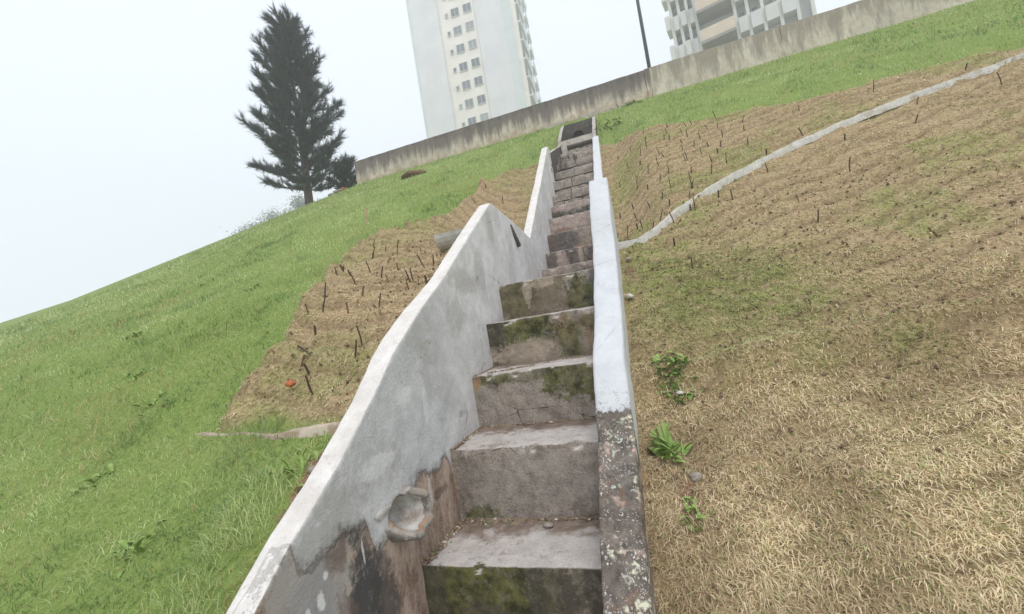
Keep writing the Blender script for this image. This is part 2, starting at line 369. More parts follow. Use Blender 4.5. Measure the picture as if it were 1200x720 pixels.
# ================================================================== concrete materials
def concrete_step(name, moss=.4, dark=.3, seed=0., blobs=(), box=None, warm=0.):
    """cast concrete; blobs = (u, v, ru, rv, colour, amount) stains placed on the riser box (x0, x1, ztop, zbottom)"""
    m = Mat(name, .92, .15); v = m.map((1, 1, 1), (seed*3.1, seed*1.7, seed*2.3))
    fine, mid, big = m.noise(85, 4, .65, v), m.noise(11, 7, .68, v), m.noise(2.6, 5, .62, v)
    base = m.mixc(m.ramp(mid, .32, .68), (.20, .17, .145), (.44, .385, .335))
    base = m.mixc(m.ramp(big, .44, .62, 0, .4), base, (.40, .32, .265))
    base = m.mixc(m.ramp(fine, .52, .68, 0, .55), base, (.54, .49, .44))
    base = m.mixc(m.ramp(fine, .45, .34, 0, .65), base, (.11, .095, .085))
    base = m.mixc(m.ramp(m.noise(5, 9, .78, v), .42, .50, .65, 0), base, (.17, .14, .115))
    base = m.mixc(m.ramp(m.noise(7, 9, .8, m.map((1.4, 1.4, .6), (seed, 3, seed*2))), .55, .62, 0, .5), base, (.50, .44, .38))
    vs = m.map((9, 9, 1.3), (seed*5.3, seed, seed)); streak = m.noise(1.7, 6, .7, vs)
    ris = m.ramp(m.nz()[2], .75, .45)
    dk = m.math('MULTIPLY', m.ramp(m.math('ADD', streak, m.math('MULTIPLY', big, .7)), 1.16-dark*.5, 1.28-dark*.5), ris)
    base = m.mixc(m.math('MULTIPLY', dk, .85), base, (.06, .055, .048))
    ck = m.vor(1.9, m.map((1, 1, 2.2), (seed*7, 2, seed)), 'DISTANCE_TO_EDGE'); ck = m.math('ADD', ck, m.math('MULTIPLY', m.math('SUBTRACT', m.noise(12, 7, .75, v), .5), .10))
    base = m.mixc(m.math('MULTIPLY', m.ramp(ck, .014, .002, 0, .8), m.ramp(big, .45, .55)), base, (.05, .042, .036))
    mossc = m.mixc(m.ramp(mid, .38, .62), (.035, .038, .014), (.17, .165, .06))
    vm = m.map((3.2, 3.2, 2.2), (seed*2.9+7, seed, seed*1.3)); mossn = m.noise(1.5, 8, .74, vm)
    mo = m.math('MULTIPLY', m.ramp(mossn, .78-moss*.42, .86-moss*.42), ris)
    base = m.mixc(m.math('MULTIPLY', mo, .72), base, mossc)
    if box:
        p = m.pos(); U = m.ramp(p[0], box[0], box[1]); Vv = m.ramp(p[2], box[2], box[3])
        wn = m.math('ADD', m.math('MULTIPLY', m.math('SUBTRACT', m.noise(4, 9, .78, v), .5), 3.6), m.math('MULTIPLY', m.math('SUBTRACT', m.noise(30, 5, .7, v), .5), 1.2))
        brk = m.ramp(m.noise(20, 7, .78, v), .38, .50, .35, 1)
        for (bu, bv, ru, rv, colr, amt) in blobs:
            du = m.math('DIVIDE', m.math('SUBTRACT', U, bu), ru); dv = m.math('DIVIDE', m.math('SUBTRACT', Vv, bv), rv)
            d = m.math('SQRT', m.math('ADD', m.math('MULTIPLY', du, du), m.math('MULTIPLY', dv, dv)))
            d = m.math('ADD', d, wn)
            fc = m.math('MULTIPLY', m.math('MULTIPLY', m.ramp(d, 1.14, .88), m.math('MULTIPLY', ris, brk)), amt)
            base = m.mixc(fc, base, mossc if colr == 'moss' else m.mixc(m.ramp(mid, .3, .7), tuple(x*.65 for x in colr), tuple(x*1.3 for x in colr)))
    pits = m.vor(48, v); pn = m.ramp(pits, .05, .2)
    base = m.mixc(m.ramp(pits, .03, .11, .55, 0), base, (.07, .06, .05))
    # dusty, trodden treads
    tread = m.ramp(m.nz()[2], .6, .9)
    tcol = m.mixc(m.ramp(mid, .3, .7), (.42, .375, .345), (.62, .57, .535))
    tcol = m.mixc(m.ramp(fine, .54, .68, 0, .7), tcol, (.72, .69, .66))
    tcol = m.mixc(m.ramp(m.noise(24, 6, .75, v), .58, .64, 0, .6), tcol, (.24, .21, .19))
    tcol = m.mixc(m.ramp(m.noise(5, 7, .7, v), .57, .66, 0, .7), tcol, (.25, .19, .15))
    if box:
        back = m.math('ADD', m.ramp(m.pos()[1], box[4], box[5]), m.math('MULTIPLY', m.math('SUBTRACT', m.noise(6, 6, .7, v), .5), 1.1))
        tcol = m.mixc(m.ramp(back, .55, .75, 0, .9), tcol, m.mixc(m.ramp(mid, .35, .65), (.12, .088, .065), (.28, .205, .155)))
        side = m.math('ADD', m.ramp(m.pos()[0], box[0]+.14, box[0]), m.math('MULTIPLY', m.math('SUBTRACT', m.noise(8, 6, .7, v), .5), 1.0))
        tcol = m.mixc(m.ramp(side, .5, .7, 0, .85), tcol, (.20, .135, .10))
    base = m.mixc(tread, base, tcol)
    m.col(base)
    h = m.math('ADD', m.math('MULTIPLY', fine, .6), m.math('ADD', m.math('MULTIPLY', mid, 1.1), m.math('MULTIPLY', pn, .3)))
    m.bump(h, .016, .9); return m.m
# white-washed render over old concrete (left wall); 'skim' attribute: > 0 rendered, < 0 old concrete
m = Mat('rendered_wall', .9, .15)
fine, mid, big = m.noise(75, 4, .65), m.noise(8, 7, .66), m.noise(1.7, 6, .62)
p = m.pos()                                                    # local: y = along - 2.1, z = height
def blob(y, z, ry, rz, warp=1.5, sc=6, lo=1.06, hi=.90):
    dy = m.math('DIVIDE', m.math('SUBTRACT', p[1], y-2.1), ry); dz = m.math('DIVIDE', m.math('SUBTRACT', p[2], z+1.7), rz)
    d = m.math('SQRT', m.math('ADD', m.math('MULTIPLY', dy, dy), m.math('MULTIPLY', dz, dz)))
    if ry < .03: return m.ramp(m.math('ADD', d, m.math('MULTIPLY', m.math('SUBTRACT', m.noise(28, 5, .7), .5), 2.2)), 1.15, .8)
    return m.math('MULTIPLY', m.ramp(m.math('ADD', d, wn), 1.22, .80), brk)
wn = m.math('ADD', m.math('MULTIPLY', m.math('SUBTRACT', m.noise(4.5, 9, .78), .5), 3.8), m.math('MULTIPLY', m.math('SUBTRACT', m.noise(26, 5, .7), .5), 1.2))
brk = m.ramp(m.noise(18, 7, .78), .36, .48, .45, 1)
white = m.mixc(m.ramp(mid, .3, .7), (.56, .545, .53), (.76, .75, .745))
white = m.mixc(m.ramp(m.noise(1.7, 9, .74), .47, .56, 0, .55), white, (.50, .485, .47))
white = m.mixc(m.ramp(m.noise(1.6, 6, .68, m.map((6, 6, .7))), .56, .68, 0, .5), white, (.46, .44, .42))
for (y, z, ry, rz, a_) in ((3.35, .42, .30, .10, .8), (3.05, .15, .18, .14, .7), (4.25, 1.05, .10, .14, .7), (3.75, .55, .12, .2, .6), (2.55, -.1, .2, .09, .5), (4.9, .75, .15, .3, .4), (5.6, .75, .1, .4, .35)):
    white = m.mixc(m.math('MULTIPLY', blob(y, z, ry, rz), a_), white, (.43, .405, .38))
white = m.mixc(m.ramp(m.vor(30), .02, .06, .6, 0), white, (.20, .175, .15))
white = m.mixc(m.ramp(m.noise(34, 5, .75), .63, .70, 0, .5), white, (.25, .22, .20))
white = m.mixc(m.ramp(fine, .5, .7, 0, .35), white, (.80, .79, .78))
ckw = m.math('ADD', m.vor(1.1, m.map((1, 1, 1.2), (3, 7, 2)), 'DISTANCE_TO_EDGE'), m.math('MULTIPLY', m.math('SUBTRACT', m.noise(9, 7, .75), .5), .12))
white = m.mixc(m.math('MULTIPLY', m.ramp(ckw, .010, .001, 0, .6), m.ramp(big, .46, .56)), white, (.22, .19, .17))
oldc = m.mixc(m.ramp(m.noise(4, 9, .76, m.map((2.0, 2.0, .8))), .40, .60), (.20, .13, .095), (.50, .39, .315))
oldc = m.mixc(m.ramp(fine, .5, .7, 0, .5), oldc, (.50, .42, .36))
oldc = m.mixc(m.math('MULTIPLY', blob(2.45, -.98, .10, .035, 1.8, 9), .7), oldc, (.10, .075, .055))
for (y, z, ry, rz, a_, cc) in ((1.35, -1.05, .34, .45, .92, (.36, .34, .325)), (1.66, -1.12, .11, .30, .95, (.06, .058, .058)), (1.80, -1.28, .09, .22, .85, (.07, .062, .058)), (1.52, -.86, .07, .07, .8, (.15, .11, .085)), (1.36, -1.02, .12, .17, .75, (.30, .295, .30)), (1.52, -1.2, .06, .2, .6, (.17, .12, .09)),
                               (1.40, -.98, .022, .035, 1, (.68, .67, .66)), (1.44, -.90, .014, .018, 1, (.66, .65, .64)), (1.33, -1.0, .012, .04, 1, (.62, .6, .58)), (1.68, -.93, .007, .06, .9, (.6, .58, .56)), (2.33, -.95, .02, .10, .7, (.62, .58, .54)), (1.42, -1.25, .12, .1, .6, (.42, .31, .25))):
    oldc = m.mixc(m.math('MULTIPLY', blob(y, z, ry, rz, 1.4 if ry > .05 else .6), a_), oldc, cc)
sk = m.math('ADD', m.attr('skim').outputs['Fac'], m.math('MULTIPLY', m.math('SUBTRACT', m.noise(9, 7, .72), .5), .26))
grey = m.mixc(m.ramp(mid, .3, .7), (.41, .41, .425), (.60, .60, .615))          # grey coat, mixed in more towards the low end
grey = m.mixc(m.ramp(fine, .45, .7, 0, .4), grey, (.66, .655, .65))
grey = m.mixc(m.ramp(m.noise(2.2, 9, .74, m.map((1, 1, .8), (4, 4, 1))), .48, .55, 0, .6), grey, (.34, .325, .31))
grey = m.mixc(m.ramp(m.noise(3.1, 9, .74, m.map((1, 1, .8), (9, 4, 1))), .53, .60, 0, .55), grey, (.66, .66, .66))
for (y, z, ry, rz) in ((2.42, -.42, .03, .15), (2.2, -.3, .10, .06), (1.9, -.6, .14, .05)):
    grey = m.mixc(m.math('MULTIPLY', blob(y, z, ry, rz, .9), .75), grey, (.70, .70, .70))
white = m.mixc(m.math('MULTIPLY', m.attr('thin').outputs['Fac'], .85), white, grey)
wallc = m.mixc(m.ramp(sk, -.010, .010), oldc, white)
rim = m.math('MULTIPLY', m.ramp(sk, -.03, 0), m.ramp(sk, .06, .012)); wallc = m.mixc(m.math('MULTIPLY', rim, .45), wallc, (.19, .165, .145))
topc = m.mixc(m.ramp(mid, .3, .7), (.62, .575, .535), (.80, .765, .735))
topc = m.mixc(m.ramp(m.noise(18, 6, .72), .57, .66, 0, .45), topc, (.44, .38, .33))
topc = m.mixc(m.ramp(m.noise(3, 5, .6), .55, .68, 0, .4), topc, (.50, .455, .41))
wallc = m.mixc(m.ramp(m.nz()[2], .35, .6), wallc, topc)
m.col(wallc)
m.bump(m.math('ADD', m.math('MULTIPLY', fine, .45), m.math('ADD', mid, m.math('MULTIPLY', m.ramp(sk, -.02, .02), 1.1))), .014, .8)
M_RENDER = m.m
# right wall: cool white paint above, bare lichen-covered concrete on the low end
m = Mat('painted_wall', .8, .2)
fine, mid = m.noise(55, 4, .6), m.noise(8, 5, .6)
paint = m.mixc(m.ramp(mid, .3, .7), (.56, .57, .595), (.64, .65, .67))
paint = m.mixc(m.ramp(m.noise(2.5, 5, .65), .58, .75, 0, .4), paint, (.43, .435, .45))
paint = m.mixc(m.ramp(m.noise(30, 5, .75), .66, .74, 0, .5), paint, (.42, .40, .38))
old = m.mixc(m.ramp(m.noise(13, 6, .7), .3, .68), (.055, .046, .04), (.21, .175, .15))
old = m.mixc(m.ramp(m.noise(6, 5, .7, m.map((1, 1, 1), (5, 2, 1))), .55, .68, 0, .8), old, (.28, .15, .085))
old = m.mixc(m.ramp(m.noise(7, 5, .7, m.map((1, 1, 1), (1, 8, 1))), .58, .68, 0, .7), old, (.10, .10, .06))
def lich(sc, loc, lo, hi, colr, base, nlo=.45):
    v = m.map((1, 1, 1), loc)
    d = m.n.new('ShaderNodeVectorMath'); d.operation = 'ADD'
    nz = m.n.new('ShaderNodeTexNoise'); nz.inputs['Scale'].default_value = 40; m.L(m.tc, nz.inputs['Vector'])
    sc_ = m.n.new('ShaderNodeVectorMath'); sc_.operation = 'SCALE'; sc_.inputs['Scale'].default_value = .09; m.L(nz.outputs['Color'], sc_.inputs[0])
    m.L(v, d.inputs[0]); m.L(sc_.outputs[0], d.inputs[1])
    spot = m.ramp(m.vor(sc, d.outputs[0]), hi, lo)
    return m.mixc(m.math('MULTIPLY', spot, m.ramp(m.noise(5, 3, .5, v), nlo, nlo+.08)), base, colr)
old = lich(24, (2, 1, 5), .14, .30, (.66, .63, .58), old, .47)
old = lich(55, (6, 1, 5), .12, .32, (.60, .54, .48), old, .40)
old = lich(19, (9, 4, 2), .14, .30, (.47, .53, .44), old, .50)
old = lich(15, (3, 7, 8), .2, .42, (.60, .58, .44), old, .53)
old = lich(6, (1, 2, 8), .22, .40, (.58, .43, .36), old, .50)
crk = m.vor(2.3, m.map((1, .6, .6), (2, 5, 1)), 'DISTANCE_TO_EDGE'); crk = m.math('ADD', crk, m.math('MULTIPLY', m.math('SUBTRACT', m.noise(18, 5, .7), .5), .05))
paint = m.mixc(m.math('MULTIPLY', m.ramp(crk, .010, .0, 0, .55), m.ramp(m.noise(1.3, 3), .45, .6)), paint, (.30, .28, .26))
paint = m.mixc(m.math('MULTIPLY', m.ramp(m.noise(9, 8, .78), .55, .66), m.ramp(m.noise(1.8, 4), .42, .62, .1, .7)), paint, (.40, .39, .385))
pk = m.math('ADD', m.attr('paint').outputs['Fac'], m.math('ADD', m.math('MULTIPLY', m.math('SUBTRACT', m.noise(26, 5, .7), .5), .05), m.math('MULTIPLY', m.math('SUBTRACT', m.noise(7, 6, .75), .5), .09)))
paint = m.mixc(m.math('MULTIPLY', m.ramp(pk, .12, .0), m.ramp(m.noise(38, 5, .75), .54, .60)), paint, (.22, .19, .17))
m.col(m.mixc(m.ramp(pk, -.004, .004), old, paint)); m.bump(m.math('ADD', m.math('MULTIPLY', fine, .5), m.math('ADD', m.noise(13, 6, .7), m.math('MULTIPLY', m.ramp(pk, -.01, .01), .5))), .012, .6)
M_PAINT = m.m
M_DARKC = concrete_step('weathered_dark_concrete', .3, 1.15, 4.4)
M_BEAM = plain('brown_grey_concrete', (.47, .42, .38), .9, .25, 9)
M_LIGHTC = plain('grey_concrete', (.47, .45, .43), .9, .2, 14)
M_CURB = plain('pale_concrete', (.56, .47, .38), .9, .25, 12)
def kerb_mat(name, c1, c2, dirt):
    m = Mat(name, .92, .12); n1 = m.noise(10, 8, .75)
    c = m.mixc(m.ramp(n1, .35, .65), c1, c2); c = m.mixc(m.ramp(m.noise(4, 8, .78), .50, .58, 0, .75), c, dirt)
    c = m.mixc(m.ramp(m.noise(30, 5, .7), .6, .68, 0, .7), c, tuple(x*.5 for x in dirt)); m.col(c); m.bump(n1, .012, .8); return m.m
M_CURB = kerb_mat('pale_concrete', (.44, .36, .28), (.62, .53, .44), (.30, .22, .15))
M_WCURB = kerb_mat('limewashed_concrete', (.50, .475, .44), (.66, .645, .61), (.36, .30, .23))
M_BORE_SHADE = plain('painted_bore_shade', (.02, .018, .016), 1.0, .3)

# ================================================================== the stairway
STAIR0 = (-.9, 2.1, 0.0)
stair = empty('concrete_stairway', STAIR0, 'steep concrete drainage stairway between two whitewashed side walls, climbing to the boundary wall', 'stairway')
def rough(P, amp, seed, f=6.):
    P = np.asarray(P, float); sh = P.shape; Q = P.reshape(-1, 3)
    d = np.stack([fbm(Q[:, 0]*f, Q[:, 1]*f, Q[:, 2]*f, seed+k*7, 3) for k in range(3)], -1)
    return (Q + amp*d).reshape(sh)
def step_part(x0, x1, a0, a1, top, bot, mat, seed, name='step', r=.018, amp=.006, ds=.035, tilt=0.0, sag=0.0):
    """cast step: front riser at a0, tread height top (world z), rounded worn nosing"""
    n = max(2, int((x1-x0)/ds)+1); xs = np.linspace(x0, x1, n)
    prof = [(a0, bot + (top-r-bot)*t) for t in np.linspace(0, 1, max(3, int((top-bot)/ds)))]
    prof += [(a0 + r*(1-math.cos(t)), top - r*(1-math.sin(t))) for t in (math.pi/6, math.pi/3, math.pi/2)]
    prof += [(a0 + r + (a1-a0-r)*t, top + tilt*t) for t in np.linspace(0, 1, max(3, int((a1-a0)/ds)))[1:]]
    prof += [(a1, bot)]
    R = np.array([[(x, p[0], p[1]) for p in prof] for x in xs])
    R = rough(R, amp, seed, 5.)
    # chipped nosing
    near = np.exp(-((R[..., 1]-a0)/.03)**2 - ((R[..., 2]-top)/.03)**2)
    chip = np.clip(fbm(R[..., 0]*13, seed, 0, seed+5, 4)-.2, 0, 1)*.045
    R[..., 1] += near*chip; R[..., 2] -= near*chip*.8
    return loft(name, R, mat, stair, STAIR0)
ST = [(2.13,-1.26),(2.65,-.79),(3.20,-.37),(3.71,.04),(4.23,.42),(6.39,.75),(6.85,1.06),(7.26,1.43),(7.66,1.79),(8.08,2.11),(8.45,2.45),(8.84,2.82),(9.30,3.15),(9.75,3.48),(10.2,3.80),(10.65,4.02),(11.05,4.22)]
XL, XR = -1.445, -.37
DK, TAN, ORG, BLU, PINK, GRY = (.085, .075, .06), (.42, .345, .27), (.40, .25, .15), (.13, .13, .135), (.46, .36, .32), (.34, .31, .28)
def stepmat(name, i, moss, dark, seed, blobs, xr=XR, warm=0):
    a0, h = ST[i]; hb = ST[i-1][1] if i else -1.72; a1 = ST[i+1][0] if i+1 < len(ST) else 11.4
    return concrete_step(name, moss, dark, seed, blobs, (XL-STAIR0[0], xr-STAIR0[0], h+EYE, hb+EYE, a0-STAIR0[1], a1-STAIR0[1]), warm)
SB = [
 ('riser_mossy_low', .60, .45, 1.3, [(.5,.5,.7,.8,(.12,.105,.07),.9),(.25,.6,.45,.9,'moss',1),(.05,.6,.10,.8,DK,.7),(.30,.9,.25,.4,DK,.8),(.62,.3,.05,.35,DK,.8),(.78,.5,.05,.5,DK,.85),(.90,.4,.045,.5,DK,.85),(.98,.6,.03,.7,DK,.9),(.70,.75,.05,.3,DK,.7),(.85,.8,.04,.25,DK,.7)]),
 ('riser_bare', .15, .16, 2.1, [(.18,.93,.12,.12,'moss',.9),(.0,.5,.03,.6,ORG,.6),(.5,.5,.5,.35,GRY,.35)]),
 ('riser_patched', .16, .14, 3.2, [(.97,.22,.38,.38,'moss',.95),(.97,.12,.2,.2,TAN,.25),(.55,.10,.5,.13,'moss',.55),(.12,.12,.22,.10,'moss',.8),(.03,.15,.06,.12,ORG,.8)]),
 ('riser_moss_patches', .5, .25, 4.7, [(.5,.5,.7,.7,(.22,.19,.14),.6),(.25,.2,.40,.42,'moss',1),(.05,.5,.13,.7,DK,.85),(.35,.75,.28,.25,TAN,.85),(.70,.3,.10,.3,ORG,.55),(.72,.55,.12,.5,'moss',.8),(.9,.5,.1,.5,ORG,.5),(.93,.3,.12,.2,'moss',.7)]),
 ('riser_dark_moss', .6, .35, 5.9, [(.3,.5,.6,.7,(.19,.155,.105),.9),(.95,.55,.11,.8,BLU,.9),(.78,.6,.14,.7,'moss',.9),(.15,.5,.2,.5,'moss',.5),(.29,.3,.03,.4,TAN,.8),(.45,.1,.1,.15,TAN,.7)]),
 ('riser_tan', .05, .1, 6.1, [(.6,.6,.5,.3,DK,.5),(.2,.3,.3,.4,PINK,.6)]),
 ('riser_dark_flaked', .1, .5, 7.4, [(.35,.5,.5,.8,(.12,.10,.085),.85),(.9,.5,.2,.6,(.11,.09,.085),.8),(.29,.5,.09,.6,PINK,.9),(.64,.4,.04,.5,TAN,.85)]),
 ('riser_black_left', .1, .2, 8.2, [(.33,.5,.34,.55,(.10,.09,.09),.92),(.85,.5,.3,.6,TAN,.5),(.6,.85,.08,.12,ORG,.9),(.08,.5,.1,.6,(.16,.12,.10),.8)]),
 ('riser_pinkish', .05, .05, 9.4, [(.6,.4,.7,.6,PINK,.75),(.25,.8,.2,.18,(.24,.15,.10),.85)]),
 ('riser_black_band', .1, .1, 10.8, [(.1,.65,.18,.30,DK,.95),(.72,.65,.30,.26,(.07,.075,.06),.95),(.5,.15,.6,.22,PINK,.7)]),
]
for i in range(5):
    a0, h = ST[i]; a1 = ST[i+1][0] + .05
    bot = (ST[i-1][1] if i else -1.75) - .12
    n_, mo_, dk_, sd_, bl_ = SB[i]
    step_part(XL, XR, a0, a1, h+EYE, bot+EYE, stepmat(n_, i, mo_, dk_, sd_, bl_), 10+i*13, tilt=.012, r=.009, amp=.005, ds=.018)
for i in range(5, 10):
    a0, h = ST[i]; a1 = ST[i+1][0] + .05; xr = np.interp(a0, [6, 11], [-.50, -.60]); n_, mo_, dk_, sd_, bl_ = SB[i]
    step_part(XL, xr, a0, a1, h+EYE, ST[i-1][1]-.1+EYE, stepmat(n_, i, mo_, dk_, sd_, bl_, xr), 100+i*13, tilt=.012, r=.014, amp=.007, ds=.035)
blk_mats = [concrete_step('stone_block_brown', .12, .30, 7.7), concrete_step('stone_block_dark', .15, .62, 8.3), concrete_step('stone_block_pale', .08, .12, 9.9)]
for i in range(10, len(ST)):
    a0, h = ST[i]; a1 = ST[i+1][0] + .05 if i+1 < len(ST) else 11.5
    xr = np.interp(a0, [6, 11], [-.50, -.60]); bot = ST[i-1][1] - .1
    # a mortared body with two courses of blocks as its riser
    body = step_part(XL, xr, a0+.06, a1, h+EYE-.012, bot+EYE, blk_mats[1], 200+i*5, 'step', r=.01, amp=.005, ds=.06)
    zc = [h+EYE, (h+ST[i-1][1])/2+EYE+random.uniform(-.02, .02), ST[i-1][1]+EYE-.05]
    for cidx in range(2):
        nb = 3 if cidx else 2
        cuts = [XL] + sorted(XL + (xr-XL)*(k/nb + random.uniform(-.08, .08)) for k in range(1, nb)) + [xr]
        for k in range(len(cuts)-1):
            b = step_part(cuts[k]+.008, cuts[k+1]-.008, a0+random.uniform(-.02, .02), a0+.2, zc[cidx]-.008*cidx, zc[cidx+1]+.012, random.choices(blk_mats, (4, 2, 3))[0], 300+i*20+cidx*7+k, 'block', r=.014, amp=.008, ds=.06)
            b.parent = body
# side walls as lofted cross-sections
def wall_loft(name, As, top, bot, xi, xo, mat, seed, nface=40, r=.02, amp=.006, drop=None, attrs=None, hole_back=None):
    """xi: face towards the steps, xo: outer face; functions of a"""
    rings = []
    for a in As:
        t, b, i, o = float(top(a)), float(bot(a)), float(xi(a)), float(xo(a)); sg = 1 if o > i else -1
        rg = [(i, a, b + (t-r-b)*k) for k in np.linspace(0, 1, nface)]
        rg += [(i + sg*r*(1-math.cos(p)), a, t - r*(1-math.sin(p))) for p in (math.pi/4, math.pi/2)]
        rg += [(i + (o-i)*k, a, t) for k in (.35, .65)]
        rg += [(o - sg*r*(1-math.cos(p)), a, t - r*(1-math.sin(p))) for p in (math.pi/2, math.pi/4)]
        rg += [(o, a, t-r + (b-t+r)*k) for k in np.linspace(0, 1, 10)]
        rings.append(rg)
    R = rough(np.array(rings), amp, seed, 3.2)
    R = rough(R, amp*.4, seed+3, 14.)
    return loft(name, R, mat, stair, STAIR0, drop, attrs=attrs)
lt = interp([(.2,-1.52),(.9,-1.0),(1.32,-.68),(1.62,-.49),(1.85,-.31),(2.15,-.06),(2.55,.20),(2.97,.44),(3.6,.85),(4.39,1.35),(4.44,1.352),(5.2,1.29),(6.0,1.2),(7.0,2.03),(8.2,3.02),(8.85,3.58),(9.0,3.64),(9.08,3.60)])
lb = interp([(.2,-2.3),(2.1,-2.0),(4.3,-.4),(6.3,-.3),(9.1,2.2)])
l_skim = interp([(.2,-1.6),(1.0,-.86),(1.29,-.71),(1.31,-.80),(1.37,-.84),(1.48,-.82),(1.56,-.80),(1.73,-.84),(1.78,-1.0),(2.2,-.80),(2.41,-.83),(2.6,-.80),(2.72,-1.2),(3.2,-1.6),(9.1,-1.6)])
PIPE = (2.0, -.905, .085)
def in_pipe(c): return (np.hypot(c[:, 1]-PIPE[0], c[:, 2]-EYE-PIPE[1]) < PIPE[2]*1.08) & (c[:, 0] > -1.48)
As = np.concatenate([np.arange(.2, 1.1, .06), np.arange(1.1, 3.0, .014), np.arange(3.0, 9.08, .035), [9.08]])
wall_loft('side_wall', As, lambda a: lt(a)+EYE, lambda a: lb(a)+EYE, lambda a: -1.43, lambda a: -1.56 - .03*np.interp(a, [1.9, 2.3, 2.9], [0, 1, 0]), M_RENDER, 5, 90, .012, .0035, in_pipe,
          {'skim': lambda co: np.where(co[:, 0] < -1.52, .3, co[:, 2]-EYE - l_skim(co[:, 1])), 'thin': lambda co: sstep(3.3, 2.2, co[:, 1])})['label'] = 'whitewashed left side wall with peeling render low down'
rt = interp([(.9,-1.75),(1.6,-1.52),(1.83,-1.27),(1.94,-1.16),(2.45,-.72),(2.57,-.575),(2.82,-.32),(3.39,.04),(3.87,.38),(4.16,.635),(4.40,1.0),(4.93,1.48),(4.98,1.46)])
wall_loft('side_wall', np.concatenate([np.arange(.9, 4.96, .03), [4.98]]), lambda a: rt(a)+EYE, lambda a: min(rt(a)-.5, float(g_right(a))-.3)+EYE, lambda a: -.39, lambda a: -.185, M_PAINT, 15, 14, .022, .006, None,
          {'paint': lambda co: co[:, 1]-2.56})['label'] = 'right side wall, white painted above and bare with lichen at its low end'
ru = interp([(4.9,1.0),(6.0,1.05),(6.3,1.3),(10.9,4.34),(11.0,4.36)])
wall_loft('side_wall', np.concatenate([np.arange(5.0, 10.97, .06), [11.0]]), lambda a: ru(a)+EYE, lambda a: min(ru(a)-.5, float(g_right(a))-.3)+EYE, lambda a: np.interp(a, [5, 6, 11], [-.40, -.50, -.60]), lambda a: np.interp(a, [5, 6, 11], [-.2, -.32, -.45]), M_PAINT, 25, 10, .02, .006, None,
          {'paint': lambda co: co[:, 1]*0+1})
# thin dark walls and headwall of the inlet at the top
for xi, xo, seed in ((-1.43, -1.53, 35), (-.60, -.50, 36)):
    a_s = 8.9 if xi < -1 else 10.9
    tp = interp([(8.9,3.45),(11.0,4.38),(11.4,4.75),(12.55,5.56)])
    wall_loft('inlet_wall', np.concatenate([np.arange(a_s, 12.5, .08), [12.55]]), lambda a: tp(a)+EYE, lambda a: tp(a)-1.1+EYE, lambda a: xi, lambda a: xo, M_DARKC, seed, 10, .012, .008)
def slab(name, x0, x1, y0, y1, z0, z1, mat, seed, amp=.006, ds=.06, par=None, drop=None):
    n = max(2, int((x1-x0)/ds)+1); r = .01
    ys, zs = np.linspace(y0, y1, max(2, int((y1-y0)/ds)+1)), np.linspace(z0, z1, max(2, int((z1-z0)/ds)+1))
    ring = [(y0, z) for z in zs] + [(y, z1) for y in ys[1:]] + [(y1, z) for z in zs[::-1][1:]] + [(y, z0) for y in ys[::-1][1:-1]]
    R = rough(np.array([[(x, p[0], p[1]) for p in ring] for x in np.linspace(x0, x1, n)]), amp, seed, 5.)
    return loft(name, R, mat, par or stair, world_loc(par or stair), drop)
hw = slab('headwall', -1.53, -.50, 12.5, 12.62, 4.55+EYE, 5.53+EYE, M_DARKC, 51, .008, .05, drop=lambda c: (np.hypot(c[:, 0]+1.06, c[:, 2]-EYE-5.10) < .17) & (c[:, 1] < 12.56))
cp = MB()
for k in range(20):
    for rr, yy in ((.20, 12.47), (.165, 12.47), (.165, 13.0), (.20, 13.0)):
        t = 2*math.pi*k/20; cp.v.append((-1.06+rr*math.cos(t)-STAIR0[0], yy-STAIR0[1], 5.10+EYE+rr*math.sin(t)))
for k in range(20):
    for q_ in range(4):
        k2 = (k+1) % 20; cp.f.append((k*4+q_, k2*4+q_, k2*4+(q_+1) % 4, k*4+(q_+1) % 4))
cp.build('inlet_pipe', M_DARKC, stair)
MB().box(-.36, .04, 10.72, 10.77, 6.62, 7.0).build('bore_shade_plate', M_BORE_SHADE, stair)  # near-black plate added inside the pipe, painted as the shade of its bore
slab('inlet_floor', -1.43, -.60, 11.3, 12.5, 4.1+EYE, 4.5+EYE, M_DARKC, 53)
slab('cross_beam', -1.47, -.60, 11.16, 11.30, 4.40+EYE, 4.545+EYE, M_BEAM, 55, .005)
slab('gate_post', -1.40, -1.27, 10.86, 10.98, 3.62+EYE, 4.40+EYE, M_BEAM, 57, .006)
slab('landing', XL, XR, 4.95, 6.5, -.1+EYE, .425+EYE, M_LIGHTC, 59)
slab('apron', XL, XR, .1, 2.2, -2.0+EYE, -1.70+EYE, M_DARKC, 60)

